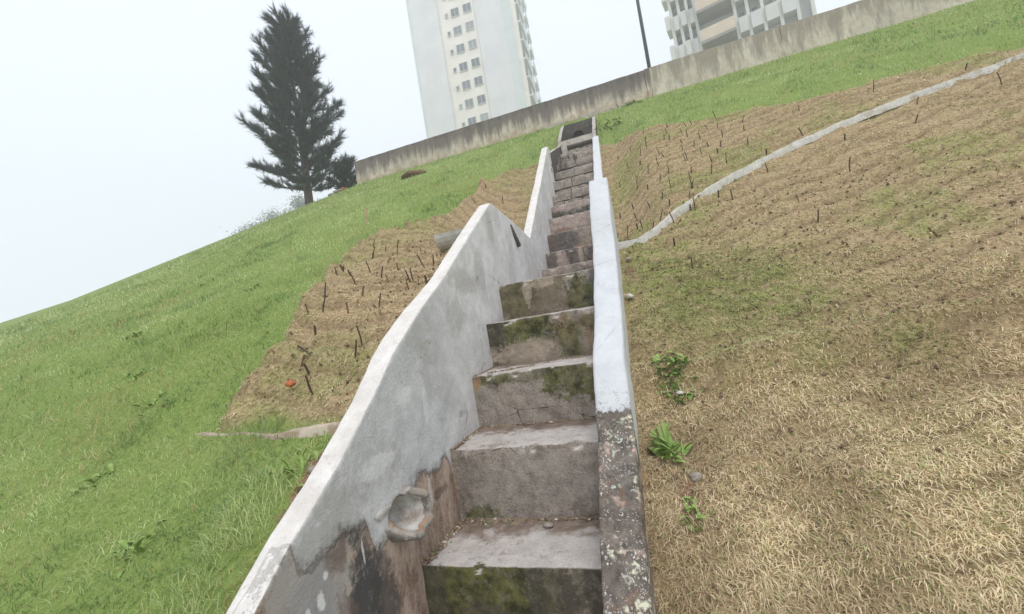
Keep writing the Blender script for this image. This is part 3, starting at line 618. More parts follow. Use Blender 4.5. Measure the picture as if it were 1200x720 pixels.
# broken clay pipe in the left wall
def pipe_mesh():
    n, V, F = 72, [], []
    cx, cy, cz = -1.43, PIPE[0], PIPE[1]+EYE
    ri, ro = PIPE[2], PIPE[2]+.045
    for k in range(n):
        t = 2*math.pi*k/n; c, s_ = math.cos(t), math.sin(t)         # t = 0 at the top
        q_ = (-s_*.62 + c*.78)                                     # 1 towards the upper left, where render covers the rim
        nz_ = float(fbm(c*3.1, s_*3.1, 2.2, 5, 4)); nf = float(fbm(c*9, s_*9, 4.2, 8, 3))
        p = .006 + .12*min(1, max(0, (.62-q_)/.8)) + .014*nz_ + .008*nf
        if q_ > .6: p = .002 + .004*nf
        jt = 1 + .035*nz_ + .015*nf; th = 1 if q_ < .5 else .75
        for rr, xx in ((ro*th+.010, -.06), (ro*th, p*.55), (ro*th-.006, p*.92), (ro*th-.016, p), (ri+.008, p-.006), (ri, p*.7), (ri*.98, -.02), (ri*.94, -.07), (ri*.6, -.093), (0.001, -.095)):
            V.append((cx+xx-STAIR0[0], cy+rr*jt*s_*1.12-STAIR0[1], cz+rr*jt*c-STAIR0[2]))
    m_ = 10
    for k in range(n):
        k2 = (k+1) % n
        for j in range(m_-1): F.append((k*m_+j, k2*m_+j, k2*m_+j+1, k*m_+j+1))
    me = bpy.data.meshes.new('drain_pipe'); me.from_pydata(V, [], F); me.update()
    bm = bmesh.new(); bm.from_mesh(me); bmesh.ops.recalc_face_normals(bm, faces=bm.faces); bm.to_mesh(me); bm.free()
    return me
m = Mat('clay_pipe', .8, .25)
pc = m.mixc(m.ramp(m.noise(11, 6, .7), .35, .65), (.11, .095, .08), (.28, .25, .225))  # mottled clay; the outer ring is also darkened as painted shading
pc = m.mixc(m.ramp(m.noise(26, 5, .7), .56, .68, 0, .8), pc, (.50, .47, .43))
g = m.n.new('ShaderNodeNewGeometry'); nx = m.n.new('ShaderNodeSeparateXYZ'); m.L(g.outputs['True Normal'], nx.inputs[0])
pc = m.mixc(m.ramp(nx.outputs[0], .45, .8, 0, .9), pc, m.mixc(m.ramp(m.noise(9, 6, .7), .4, .6), (.20, .175, .155), (.36, .33, .30)))
pc = m.mixc(m.ramp(nx.outputs[2], .3, .8, 0, .7), pc, m.mixc(m.ramp(m.noise(7), .42, .58), (.34, .21, .12), (.40, .37, .34)))
m.col(pc); m.bump(m.noise(30, 5), .008, .7)
m2 = Mat('pipe_sediment', .9, .15); m2.col(m2.mixc(m2.ramp(m2.noise(9, 7, .74), .38, .62), (.30, .255, .215), (.60, .58, .56))); m2.bump(m2.noise(24, 6), .01, .8)
pm = pipe_mesh(); pm.materials.append(m.m); pm.materials.append(m2.m)
pm.polygons.foreach_set('material_index', np.array([1 if (k % 9) >= 5 else 0 for k in range(len(pm.polygons))], np.int32))
o = link_mesh('drain_pipe', pm, None, stair); o['label'] = 'broken clay drain pipe jutting from the left side wall'
# mortar collar beside the pipe
def lump(name, c, rad, mat, parent, off, seed, sub=2, amp=.25):
    bm = bmesh.new(); bmesh.ops.create_icosphere(bm, subdivisions=sub, radius=1)
    co = np.array([v.co for v in bm.verts]); d = 1 + amp*fbm(co[:, 0]*1.3, co[:, 1]*1.3, co[:, 2]*1.3, seed, 3)
    for v, dd in zip(bm.verts, d): v.co = Vector((v.co.x*rad[0]*dd + c[0]-off[0], v.co.y*rad[1]*dd + c[1]-off[1], v.co.z*rad[2]*dd + c[2]-off[2]))
    me = bpy.data.meshes.new(name); bm.to_mesh(me); bm.free()
    return link_mesh(name, me, mat, parent)
lump('mortar_collar', (-1.430, 1.865, -.835+EYE), (.009, .06, .028), M_LIGHTC, stair, STAIR0, 3, 4, .6)
# slanting slot high on the left wall: a dark tube painted as its shade
mb = MB(); mb.tube([(-1.432+.9, 5.06-2.1, 1.22+EYE), (-1.425+.9, 5.14-2.1, 1.10+EYE), (-1.42+.9, 5.25-2.1, .98+EYE)], [.018, .03, .035], 10)
mb.build('slot_shade_tube', plain('painted_slot_shade', (.10, .085, .075), .8), stair, True)

# ================================================================== boundary wall on the crest
WALL0 = (0, 13.3, 5.9+EYE)
bw = empty('boundary_wall', WALL0, 'long stained concrete boundary wall along the crest of the hill', 'wall')
m = Mat('streaked_wall', .93, .12)
v = m.map((1, 1, 1)); p = m.pos()
base = m.mixc(m.ramp(m.noise(2.2, 6, .65), .3, .7), (.46, .40, .33), (.68, .61, .51))
st1 = m.noise(1.5, 6, .68, m.map((3.2, 3.2, .42))); st2 = m.noise(1.3, 5, .65, m.map((9, 9, .5), (4, 1, 2)))
hh = m.ramp(p[2], .0, .9)
f = m.math('ADD', m.math('MULTIPLY', hh, .42), m.math('ADD', m.math('MULTIPLY', st1, .62), m.math('MULTIPLY', st2, .34)))
base = m.mixc(m.ramp(m.noise(6, 8, .76), .44, .60, 0, .45), base, (.33, .275, .225))
base = m.mixc(m.ramp(f, .57, .74, 0, .88), base, (.145, .122, .118))
base = m.mixc(m.ramp(m.math('ADD', f, m.math('MULTIPLY', m.noise(5, 4), .3)), .95, 1.1, 0, .6), base, (.085, .078, .075))
base = m.mixc(m.ramp(m.math('SUBTRACT', m.noise(3, 5, .7), m.math('MULTIPLY', p[2], .9)), .25, .45, 0, .5), base, (.38, .26, .17))
m.col(base); m.bump(m.noise(14, 6, .65), .012, .6); M_WALL1 = m.m
m = Mat('newer_wall', .93, .12); p = m.pos()
base = m.mixc(m.ramp(m.noise(2.2, 6, .65), .3, .7), (.50, .44, .36), (.66, .60, .51))
base = m.mixc(m.ramp(m.math('ADD', m.noise(1.5, 6, .68, m.map((3.0, 3.0, .5))), m.math('MULTIPLY', p[2], .25)), .54, .68, 0, .75), base, (.22, .19, .165))
base = m.mixc(m.ramp(m.noise(5, 8, .76), .46, .60, 0, .5), base, (.38, .32, .255))
m.col(base); m.bump(m.noise(14, 6, .65), .012, .6); M_WALL2 = m.m
def wall_panel(x0, x1, y0, y1, z0, z1, mat, seed, name='wall_panel'):
    return slab(name, x0, x1, y0, y1, z0, z1, mat, seed, .008, .12, bw)
WZ0, WZ1 = 5.6+EYE, 6.80+EYE
xs = [-9.25, -5.9, -2.6, 1.06]
for k in range(3): wall_panel(xs[k], xs[k+1]-.006, 13.26+.004*k, 13.40, WZ0, WZ1, M_WALL1, 400+k)
wall_panel(1.06, 1.19, 13.235, 13.41, WZ0, WZ1+.008, M_WALL1, 404, 'pilaster')
for k, (x0, x1) in enumerate(((1.19, 4.6), (4.606, 8.0), (8.006, 11.5), (11.506, 15.0), (15.006, 19.0))):
    wall_panel(x0, x1, 13.25, 13.40, WZ0, WZ1+.012, M_WALL2, 410+k)
M_FOOT = plain('rough_footing', (.40, .36, .31), .95, .3, 9)
for k, (x0, x1) in enumerate(((-2.05, -1.2), (-1.19, -.45), (-.44, .5))):
    wall_panel(x0, x1, 13.08 if k != 1 else 13.02, 13.25, 5.6+EYE, 5.93+EYE-.012*k, M_FOOT, 430+k, 'footing')

# ================================================================== apartment towers
def Y(h): return h + EYE
M_TW = Mat('tower_render', .9)
_tw = M_TW.mixc(M_TW.ramp(M_TW.noise(.25, 6, .6), .3, .7), (.58, .575, .60), (.70, .69, .71))
_tw = M_TW.mixc(M_TW.ramp(M_TW.noise(.5, 8, .75, M_TW.map((1, 1, .18))), .5, .68, 0, .4), _tw, (.54, .53, .55))
M_TW.col(_tw); M_TW = M_TW.m
M_TC = plain('tower_cream', (.74, .69, .64), .9, .08, .5)
M_TG = plain('tower_green', (.56, .60, .60), .9, .08, .5)
M_TWH = plain('tower_white_trim', (.62, .61, .60), .85, .06, .5)
M_FRAME = plain('window_frame', (.55, .55, .55), .6, .05)
m = Mat('window_glass', .12, .5); oi = m.n.new('ShaderNodeObjectInfo'); m.col(m.mixc(m.ramp(oi.outputs['Random'], .45, .95), (.035, .05, .08), (.26, .27, .30))); M_GLASS = m.m
M_RAIL = plain('balcony_glass', (.30, .37, .37), .35, .1, 1.0)
M_SOFF = plain('balcony_recess', (.30, .27, .26), .9, .15, 1.0)
M_PEACH = plain('peach_panel', (.66, .53, .44), .9, .08, 1.0)
FL = 2.86
def rot_root(o, rz): o.rotation_euler = (0, 0, rz)
def win_mesh(w_, h_):
    f = MB(); t = .07
    f.box(-w_/2, w_/2, -.06, .03, h_/2-t, h_/2); f.box(-w_/2, w_/2, -.10, .03, -h_/2, -h_/2+t)
    f.box(-w_/2, -w_/2+t, -.06, .03, -h_/2+t, h_/2-t); f.box(w_/2-t, w_/2, -.06, .03, -h_/2+t, h_/2-t)
    if w_ > .9: f.box(-.03, .03, -.05, .03, -h_/2+t, h_/2-t)
    g = MB(); g.box(-w_/2+t, w_/2-t, .005, .028, -h_/2+t, h_/2-t)
    return f.mesh('window'), g.mesh('pane')
W_BIG, W_SMALL = win_mesh(1.35, 1.35), win_mesh(.55, .75)
def add_win(root, x, y, z, wm):
    f = link_mesh('window', wm[0], M_FRAME, root, False); f.location = (x, y, z)
    g = link_mesh('pane', wm[1], M_GLASS, f, False)
def tower_a():
    D = 60.0; base = 5.5
    root = empty('apartment_tower', (-.195*D, D, Y(base)), 'pale grey apartment tower with a cream window strip and green corner band behind the wall', 'building')
    rot_root(root, math.radians(3))
    Wd, dep, top = .268*D, .27*D, 57-base                            # local: x from -Wd to 0, y from 0 back, z from 0
    xbl, xbr = -Wd*.70, -Wd*.335
    MB().box(-Wd+.5, xbl, 0, dep, 0, top).build('wall', M_TW, root)
    MB().box(-Wd, -Wd+.5, .05, dep, 0, top).build('corner_band', M_TG, root)
    MB().box(xbl, xbr, .25, dep-.2, 0, top).build('window_strip', M_TC, root)
    MB().box(xbr, -1.35, 0.02, dep, 0, top).build('wall', M_TW, root)
    MB().box(-1.35, 0, .06, dep-3, 0, top).build('corner_band', M_TG, root)
    MB().box(xbl+.15, xbl+.28, .19, .26, 0, top).build('downpipe', M_TWH, root)
    MB().box(xbr-.2, xbr-.09, .19, .26, 0, top).build('downpipe', M_TWH, root)
    # z of the window rows: lowest seen row about 35.2 above the eye
    for k in range(-2, 8):
        z = 33.9 + k*FL - base
        if z > top-1: break
        add_win(root, xbl + 1.35, .19, z-.1, W_SMALL)
        add_win(root, xbl + 2.75, .19, z, W_BIG)
        add_win(root, xbr - 1.15, .19, z+.05, W_BIG)
    # side with balconies (x > 0), bays along y
    MB().box(0, .55, .35, 1.6, 0, top).build('pier', M_TC, root)
    MB().box(0, .75, 6.2, 8.6, 0, top).build('pier', M_TWH, root)
    MB().box(.003, .12, 1.6, 6.2, 0, top).build('balcony_recess', M_SOFF, root)
    MB().box(0, .3, 8.6, dep-3, 0, top).build('wall', M_TW, root)
    for k in range(-3, 9):
        z = 33.2 + k*FL - base
        if z > top-2.5: break
        b = MB().box(.12, .95, 1.603, 6.197, z-.12, z+.12).build('balcony', M_TWH, root)
        MB().box(.82, .9, 1.65, 6.15, z+.12, z+1.25).build('railing', M_RAIL, b)
        b = MB().box(.303, 1.05, 9.0, 11.8, z-.12, z+.12).build('balcony', M_TWH, root)
        MB().box(.95, 1.03, 9.0, 11.8, z+.12, z+1.5).build('railing', M_TWH, b)
    MB().box(-Wd-.1, .7, -.1, dep+.1, top, top+.6).build('roof', M_TWH, root)
tower_a()
def tower_b():
    D = 44.0; base = 5.5
    root = empty('apartment_tower', (.150*D, D, Y(base)), 'white apartment tower of stacked balconies and slim piers behind the lamp post', 'building')
    rot_root(root, math.radians(-14))
    top = 40-base; Wd = 11.0; dep = 12.0
    MB().box(0, Wd, .9, dep, 0, top).build('wall', M_TW, root)
    for x in (0, .72, 1.42, 2.05, 5.15, 6.1, 7.2, 8.4, 9.6, 10.6): MB().box(x, x+.26, -.1, .9, 0, top).build('pier', M_TWH, root)
    for k in range(-2, 7):
        z = 22.4 + k*FL - base
        if z+FL > top: break
        for j, (x0, x1, out_) in enumerate(((-.40, 0, .75), (.26, .72, .2), (.98, 1.42, .45), (1.68, 2.05, .2), (5.41, 6.1, .3), (6.36, 7.2, .3), (7.46, 8.4, .3), (8.66, 9.6, .3))):
            b = MB().box(x0+.003, x1-.003, -out_, .897, z-.1, z+1.25).build('balcony', M_TW if j % 2 else M_TWH, root)
            if x0 >= 0: add_win(root, (x0+x1)/2, .86, z+1.85, W_SMALL)
        b = MB().box(2.31, 5.15, -1.3, .897, z-.14, z+.12).build('balcony', M_SOFF, root)
        MB().box(2.34, 5.12, -1.28, -1.16, z+.12, z+1.15).build('railing', M_PEACH, b)
        add_win(root, 3.1, .86, z+1.4, W_BIG); add_win(root, 4.4, .86, z+1.4, W_BIG)
    MB().box(-.1, Wd+.1, -.2, dep+.1, top, top+.5).build('roof', M_TWH, root)
tower_b()

# ================================================================== lamp post
lx, ly = .0915*16.5, 16.5
lp = empty('lamp_post', (lx, ly, 6.0+EYE), 'thin dark grey lamp post standing behind the boundary wall', 'lamp post')
M_STEEL = plain('dark_steel', (.07, .075, .08), .6, .15)
MB().tube([(0, 0, -.1), (0, 0, 4), (0, 0, 7.6)], [.075, .062, .045], 10).build('pole', M_STEEL, lp, True)
MB().tube([(0, 0, 7.5), (.25, -.3, 7.9), (.7, -.9, 8.05)], .03, 8).build('arm', M_STEEL, lp, True)
MB().box(.6, .85, -1.35, -.85, 8.0, 8.1).build('lamp_head', M_STEEL, lp)

# ================================================================== trees and shrubs
M_BARK = plain('pine_bark', (.085, .06, .05), .95, .35, 12)
m = Mat('pine_needles', .7, .2); n_ = m.noise(2.2, 6, .7); m.col(m.mixc(m.ramp(n_, .36, .64), (.014, .026, .030), (.055, .082, .078))); M_NEEDLE = m.m
def needle_mesh(name, tips, tuft, per, wid, up=.6):
    """tips: (pos, dir); each a bundle of fine needle triangles"""
    V, F = [], []
    P = np.array([t[0] for t in tips]); Dr = np.array([t[1] for t in tips]); n = len(P)
    P = np.repeat(P, per, 0); Dr = np.repeat(Dr, per, 0); N = len(P)
    along = rng.uniform(-.9, .5, N)[:, None]
    base = P + Dr*along*tuft
    d = Dr*rng.uniform(.7, 1.3, N)[:, None] + rng.normal(0, .42, (N, 3)); d[:, 2] += up*rng.uniform(0, 1, N)
    d /= np.linalg.norm(d, axis=1)[:, None]
    s = np.cross(d, rng.normal(0, 1, (N, 3))); s /= np.linalg.norm(s, axis=1)[:, None]
    ln = tuft*rng.uniform(.5, 1.1, N)[:, None]
    V = np.stack([base - s*wid, base + s*wid, base + d*ln], 1).reshape(-1, 3)
    return mesh_np(name, V, np.arange(3*N), np.full(N, 3))
def pine(root, H, R, levels, crown0, seed, tuft=.24, per=26, wid=.012, lean=(0, 0)):
    rnd = random.Random(seed)
    def ax(t): return Vector((lean[0]*t*t*H + .05*math.sin(t*7), lean[1]*t*H, t*H))
    tr = MB(); ts = [k/14 for k in range(15)]
    tr.tube([ax(t) - Vector((0, 0, .3 if t == 0 else 0)) for t in ts], [max(.012, .022*H*(1-t)**.9) + (.03*H*.2 if t == 0 else 0) for t in ts], 9)
    trunk = tr.build('trunk', M_BARK, root, True)
    limbs = MB(); tips = []
    for lv in range(levels):
        t = crown0 + (1-crown0)*(lv/levels)**.95; z = t
        fr = (t-crown0)/(1-crown0)
        rad = R*min(1, .62+1.3*fr)*(1-max(0, fr-.12)/.88)**.62 + .06
        nb = rnd.randint(5, 7); a0 = rnd.uniform(0, 6.28)
        for b in range(nb):
            an = a0 + b*6.283/nb + rnd.uniform(-.35, .35); ln = rad*rnd.uniform(.5, 1.18)
            el = rnd.uniform(-.1, .2) + .75*fr
            p0 = ax(z); pts = [p0]
            for s in range(1, 6):
                u = s/5; pts.append(p0 + Vector((math.cos(an), math.sin(an), 0))*ln*u*math.cos(el) + Vector((0, 0, ln*(u*math.sin(el) + .28*u*u))))
            limbs.tube(pts, [max(.006, .009*H*.5*(1-fr*.7)*(1-k/6)) for k in range(6)], 5)
            ntw = max(7, int(ln*20))
            for _ in range(ntw):
                u = rnd.uniform(.22, 1.0); i = min(4, int(u*5)); q0 = pts[i].lerp(pts[i+1], u*5-i)
                dv = Vector((math.cos(an)+rnd.uniform(-1.1, 1.1), math.sin(an)+rnd.uniform(-1.1, 1.1), rnd.uniform(.3, 1.5))).normalized()
                l2 = rnd.uniform(.1, .34)*(1.25-u*.5)*min(1, ln)
                q1 = q0 + dv*l2
                limbs.tube([q0, q1], [.008, .004], 3, False); tips.append((tuple(q1), tuple(dv)))
                if rnd.random() < .5: tips.append((tuple(q0.lerp(q1, .5)), tuple(dv)))
            tips.append((tuple(pts[-1]), tuple((pts[-1]-pts[-2]).normalized())))
    for k in range(14): tips.append((tuple(ax(.9+.1*k/14)), (rnd.uniform(-.4, .4), rnd.uniform(-.4, .4), 1)))
    limbs.build('limbs', M_BARK, root, True)
    link_mesh('crown', needle_mesh('crown', tips, tuft, per, wid), M_NEEDLE, root, False)
px_, py_ = -.868*14.2, 14.2
pz = float(smooth_ground(np.array([px_]), np.array([py_]))[0]) + EYE
pr = empty('pine_tree', (px_, py_, pz), 'tall dark pine tree with upswept branches at the edge of the hill', 'tree')
pine(pr, 8.2, 2.15, 20, .13, 3, tuft=.30, per=26, wid=.0095, lean=(.03, 0))
sx, sy = -.735*13.6, 13.6
sh = empty('young_pine', (sx, sy, 5.93+EYE-.05), 'small dark young pine bush growing at the end of the boundary wall', 'bush')
pine(sh, 1.0, .62, 6, .05, 9, tuft=.2, per=34, wid=.01)
# far misty trees behind the pine
M_FARLEAF = plain('far_leaves', (.045, .07, .035), .9, .4, .8)
def leafy(name, root_loc, H, R, seed, label, nl=36000, group=None):
    root = empty(name, root_loc, label, 'tree', group); rnd = np.random.default_rng(seed)
    mb = MB(); mb.tube([(0, 0, -.5), (.1, 0, H*.3), (0, .1, H*.7)], [.03*H, .022*H, .008*H], 8)
    for k in range(6):
        an = k*1.05+seed; mb.tube([(0, 0, H*(.25+.06*k)), (R*.5*math.cos(an), R*.5*math.sin(an), H*(.5+.05*k))], [.011*H, .004*H], 5)
    mb.build('trunk', M_BARK, root, True)
    ncl = 30; cc = rnd.normal(0, 1, (ncl, 3)); cc /= np.linalg.norm(cc, axis=1)[:, None]; cc *= rnd.uniform(.35, .85, ncl)[:, None]
    cc = cc*np.array([R, R, H*.38]) + np.array([0, 0, H*.62])
    P = cc[rnd.integers(0, ncl, nl)] + rnd.normal(0, 1, (nl, 3))*np.array([R, R, R])*.13
    d = rnd.normal(0, 1, (nl, 3)); d /= np.linalg.norm(d, axis=1)[:, None]; e_ = np.cross(d, rnd.normal(0, 1, (nl, 3))); e_ /= np.linalg.norm(e_, axis=1)[:, None]
    s = R*.022*rnd.uniform(.6, 1.4, nl)[:, None]
    V = np.stack([P-d*s, P+e_*s*.6, P+d*s, P-e_*s*.6], 1).reshape(-1, 3)
    link_mesh('crown', mesh_np('crown', V, np.arange(4*nl), np.full(nl, 4)), M_FARLEAF, root, False)
for k, (rx, d_, H_, R_) in enumerate(((-.92, 60, 27, 6), (-1.02, 66, 29, 7), (-.82, 72, 31, 6.5))):
    leafy('broadleaf_tree', (rx*d_, d_, 3.0+EYE), H_, R_, 40+k, 'misty broadleaf tree far off beyond the hill crest', group='misty trees beyond the crest')

# ================================================================== small things on the slopes
M_PEG = plain('dark_peg_wood', (.07, .045, .03), .95, .35, 20)
M_PEGL = plain('brown_peg_wood', (.17, .10, .055), .95, .3, 20)
M_STAKE = plain('pale_stake_wood', (.45, .33, .19), .9, .2, 14)
def peg_mesh(h, r, bend):
    mb = MB(); mb.tube([(0, 0, -.06), (bend*.3, 0, h*.45), (bend, bend*.3, h)], [r*.8, r, r*.9], 6); return mb.mesh('turf_peg')
pegs = [peg_mesh(.13, .0068, .01), peg_mesh(.10, .0075, .02), peg_mesh(.16, .006, -.02), peg_mesh(.09, .009, 0)]
def put_peg(l_, a_, side, k, lab, grp):
    if turf_mask(np.array([l_+(.1 if l_ > 0 else -.1)]), np.array([a_]))[0] < .5: return
    z = float(ground_z(np.array([l_]), np.array([a_]))[0])
    me = pegs[k % 4]
    o = bpy.data.objects.new('turf_peg', me); C.objects.link(o)
    if not me.materials: me.materials.append(M_PEG if k % 4 != 1 else M_PEGL)
    o.location = (l_, a_, z - .01); o.rotation_euler = (random.uniform(-.35, .25), random.uniform(-.3, .3), random.uniform(0, 6.28))
    tag(o, lab, 'peg', grp)
PL = [(-1.96,3.38),(-2.65,4.12),(-1.92,2.54),(-2.2,2.32),(-2.05,2.16),(-2.33,3.17),(-3.07,4.47),(-2.87,3.78),(-3.26,4.04),(-2.72,2.95),(-2.86,3.32),(-3.19,4.07),(-3.27,4.83),(-2.89,4.51),(-2.03,3.83),(-1.73,3.26),(-1.66,3.39),(-1.91,3.25),(-2.06,5.0),(-2.5,2.75),(-2.4,3.6),(-2.3,6.2),(-2.1,7.2),(-2.5,7.6)]
PL += [(-1.95-.36*(k % 4)+random.uniform(-.07, .07), 2.45+.5*(k//4)+random.uniform(-.08, .08)) for k in range(20)]
for k, (l_, a_) in enumerate(PL): put_peg(l_, a_, 0, k, 'thin dark wooden peg pinning the dry turf left of the stairway', 'turf pegs left of the stairway')
PR = [(.78,8.15),(.75,7.7),(.35,6.91),(.29,6.52),(.65,7.3),(1.0,7.64),(1.32,8.47),(.15,6.89),(.07,6.07),(.26,5.96),(.56,6.05),(.46,5.57),(.78,5.93),(.72,5.67),(.44,5.05),(.37,4.68),(.45,4.22),(.82,6.15),(.52,6.9),(.05,5.63),(.11,5.45),(.94,7.32),(1.5,8.1),(1.3,7.2),(1.2,6.6)]
PR += [(.2,8.6),(.5,8.9),(.95,8.9),(-.1,7.6),(.1,8.1),(.45,7.9),(-.15,6.5),(.62,6.6),(1.1,8.2),(.9,6.9),(-.05,9.1),(1.15,7.0),(.28,7.5),(.7,5.3),(1.0,5.5),(.2,5.2)]
PR += [(-.15+.42*(k % 5)+random.uniform(-.08, .08)+.1*(k//5), 5.35+.52*(k//5)+random.uniform(-.08, .08)) for k in range(35)]
PR += [(1.4+1.1*(k % 5)+random.uniform(-.35, .35), 4.3+.85*(k//5)+random.uniform(-.3, .3)) for k in range(25)]
for k, (l_, a_) in enumerate(PR): put_peg(l_, a_, 1, k, 'short dark wooden peg pinning the dry turf right of the stairway', 'turf pegs right of the stairway')
def gz(l_, a_): return float(ground_z(np.array([l_]), np.array([a_]))[0])
mb = MB(); mb.box(-.022, .022, -.016, .016, -.1, .27); mb.box(-.02, .02, -.014, .014, .2701, .285)
o = mb.build('wooden_stake', M_STAKE); o.location = (-4.54, 6.62, gz(-4.54, 6.62)); o.rotation_euler = (.03, .05, .4); tag(o, 'pale yellow wooden stake standing in the green lawn', 'stake')
mb = MB(); mb.tube([(0, 0, -.08), (.01, 0, .12)], .012, 6); o = mb.build('wooden_stake', M_STAKE); o.location = (-3.55, 5.85, gz(-3.55, 5.85)); o.rotation_euler = (.1, .45, 0); tag(o, 'short leaning pale stick at the turf edge near the stake', 'stake')
def stick(p, q_, r, mat, lab):
    A, B = Vector((p[0], p[1], gz(*p)+.035)), Vector((q_[0], q_[1], gz(*q_)+.035)); M_ = (A+B)/2; M_.z += .012
    mb = MB(); mb.tube([A-A, M_-A, B-A], [r, r*.9, r*.6], 6); o = mb.build('stick', mat, None, True); o.location = A; tag(o, lab, 'stick')
stick((-3.19, 3.67), (-2.42, 3.15), .010, M_STAKE, 'thin pale stick lying on the dry turf near the lawn')
stick((-2.49, 2.55), (-2.14, 2.37), .008, M_PEG, 'dark twig lying on the dry turf left of the stairway')
# half-round gutter stub at the left wall
gs = MB(); ang = [math.radians(t) for t in range(180, 361, 15)]
x0_, x1_ = -2.05, -1.57
for xx in (x0_, x1_):
    for rr in (.185, .145):
        for t in ang: gs.v.append((xx-x0_, rr*math.cos(t), rr*math.sin(t)*.9 + .10))
n_ = len(ang)
for k in range(n_-1):
    for rI in (0, 1): gs.f.append((rI*n_+k, rI*n_+k+1, 2*n_+rI*n_+k+1, 2*n_+rI*n_+k))
    for e_ in (0, 2*n_): gs.f.append((e_+k, e_+k+1, e_+n_+k+1, e_+n_+k))
for e_ in (0, n_-1): gs.f.append((e_, n_+e_, 3*n_+e_, 2*n_+e_))
o = gs.build('concrete_gutter', M_LIGHTC); o.location = (x0_, 4.33, .98+EYE); o.rotation_euler = (0, -.02, .05); tag(o, 'grey half-round concrete gutter stub ending at the left side wall', 'gutter')
# kerbs
def kerb(pts, wd, up, mat, seed, lab, sink=.10, dive=0):
    ps = []
    for (p, q_) in zip(pts[:-1], pts[1:]):
        n = max(2, int(math.hypot(q_[0]-p[0], q_[1]-p[1])/.05))
        ps += [(p[0]+(q_[0]-p[0])*k/n, p[1]+(q_[1]-p[1])*k/n) for k in range(n)]
    ps.append(pts[-1]); P = np.array(ps)
    for _ in range(6): P[1:-1] = (P[:-2]+P[1:-1]*2+P[2:])/4
    T = np.gradient(P, axis=0); T /= np.linalg.norm(T, axis=1)[:, None]; N = np.stack([-T[:, 1], T[:, 0]], -1)
    z = smooth_ground(P[:, 0], P[:, 1]) + EYE + .05 + up - dive*np.linspace(0, 1, len(P))**2
    for _ in range(4): z[1:-1] = (z[:-2]+z[1:-1]*2+z[2:])/4
    rings = []
    for k in range(len(P)):
        rg = []
        for s_, zz in ((-1, -sink), (-1, -.012), (-.8, 0), (.8, 0), (1, -.012), (1, -sink)):
            rg.append((P[k, 0]+N[k, 0]*s_*wd/2, P[k, 1]+N[k, 1]*s_*wd/2, z[k]+zz))
        rings.append(rg)
    o = loft('concrete_kerb', rough(np.array(rings), .011, seed, 7.), mat, None, None); tag(o, lab, 'kerb'); return o
kerb([(-1.565, 1.99), (-1.85, 1.97), (-2.1, 1.95), (-2.6, 2.0), (-3.4, 2.1)], .06, -.01, M_CURB, 71, 'narrow beige concrete kerb leaving the left side wall through the grass', dive=.12)
kerb([(-.22, 4.86), (-.04, 4.84), (.15, 4.91), (.46, 5.24), (.75, 5.5), (1.2, 5.85), (2.0, 6.3), (3.4, 6.8), (6, 7.5)], .048, .085, M_WCURB, 72, 'curved whitewashed concrete kerb climbing the turf right of the stairway')
# stones
M_STONE = plain('pale_stone', (.55, .51, .46), .9, .2, 20)
M_STONED = plain('grey_stone', (.30, .26, .23), .9, .3, 20)
M_BRICK = plain('red_brick', (.42, .13, .06), .9, .25, 14)
def stone(l_, a_, r, mat, lab, seed, name='stone', dz=.04, cat='stone'):
    o = lump(name, (0, 0, 0), (r*1.2, r, r*.7), mat, None, (0, 0, 0), seed, 2, .35); o.location = (l_, a_, gz(l_, a_)+dz); tag(o, lab, cat); return o
stone(.12, 3.05, .022, M_STONE, 'small white stone lying on the dry turf beside the leafy weed', 1)
stone(-.13, 3.95, .03, M_STONE, 'pale stone lying beside the painted right wall', 2)
stone(-.10, 4.55, .028, M_STONED, 'grey brown stone against the upper painted right wall', 3)
stone(.10, 2.52, .03, M_STONED, 'grey stone half buried in bare soil below the leafy weed', 4, dz=.01)
stone(-1.70, 1.72, .025, M_STONED, 'small grey stone on bare soil beside the left wall top', 6, dz=.01)
stone(-2.24, 2.19, .03, M_BRICK, 'orange brick fragment in the dry turf left of the stairway', 7, 'brick_fragment', .05, 'brick')
# small stone on the low tread
o = lump('stone', (0, 0, 0), (.035, .02, .016), M_STONED, None, (0, 0, 0), 12); o.location = (-.78, 2.52, -1.235+EYE); tag(o, 'flat grey stone lying on a low stair tread', 'stone')
# crumbs of mortar, soil and dead leaves swept into the corners of the low treads
def crumbs(n, pts, mat, lab, name='debris'):
    V, F, = [], []
    for _ in range(n):
        (x0, y0, z), (x1, y1, _z), sp = random.choice(pts); u = random.random()
        cx, cy = x0+(x1-x0)*u+random.gauss(0, sp), y0+(y1-y0)*u+random.gauss(0, sp); r = random.uniform(.004, .013)
        b = len(V)
        for d in ((1,0,0),(-1,0,0),(0,1,0),(0,-1,0),(0,0,1),(0,0,-1)):
            V.append(tuple(c + k*r*random.uniform(.6, 1.4)*(.7 if k and d[2] else 1) for c, k in zip((cx, cy, z+r*.3), d)))
        F += [tuple(b+k for k in t) for t in ((0,2,4),(2,1,4),(1,3,4),(3,0,4),(2,0,5),(1,2,5),(3,1,5),(0,3,5))]
    me = bpy.data.meshes.new(name); me.from_pydata(V, [], F); me.update()
    return tag(link_mesh(name, me, mat, None, False), lab, 'debris', kind='stuff')
m = Mat('crumbs', 1, .1); w_ = m.n.new('ShaderNodeTexWhiteNoise'); g_ = m.n.new('ShaderNodeNewGeometry'); m.L(g_.outputs['Random Per Island'], w_.inputs['Vector'])
w_.noise_dimensions = '1D'; m.L(g_.outputs['Random Per Island'], w_.inputs['W'])
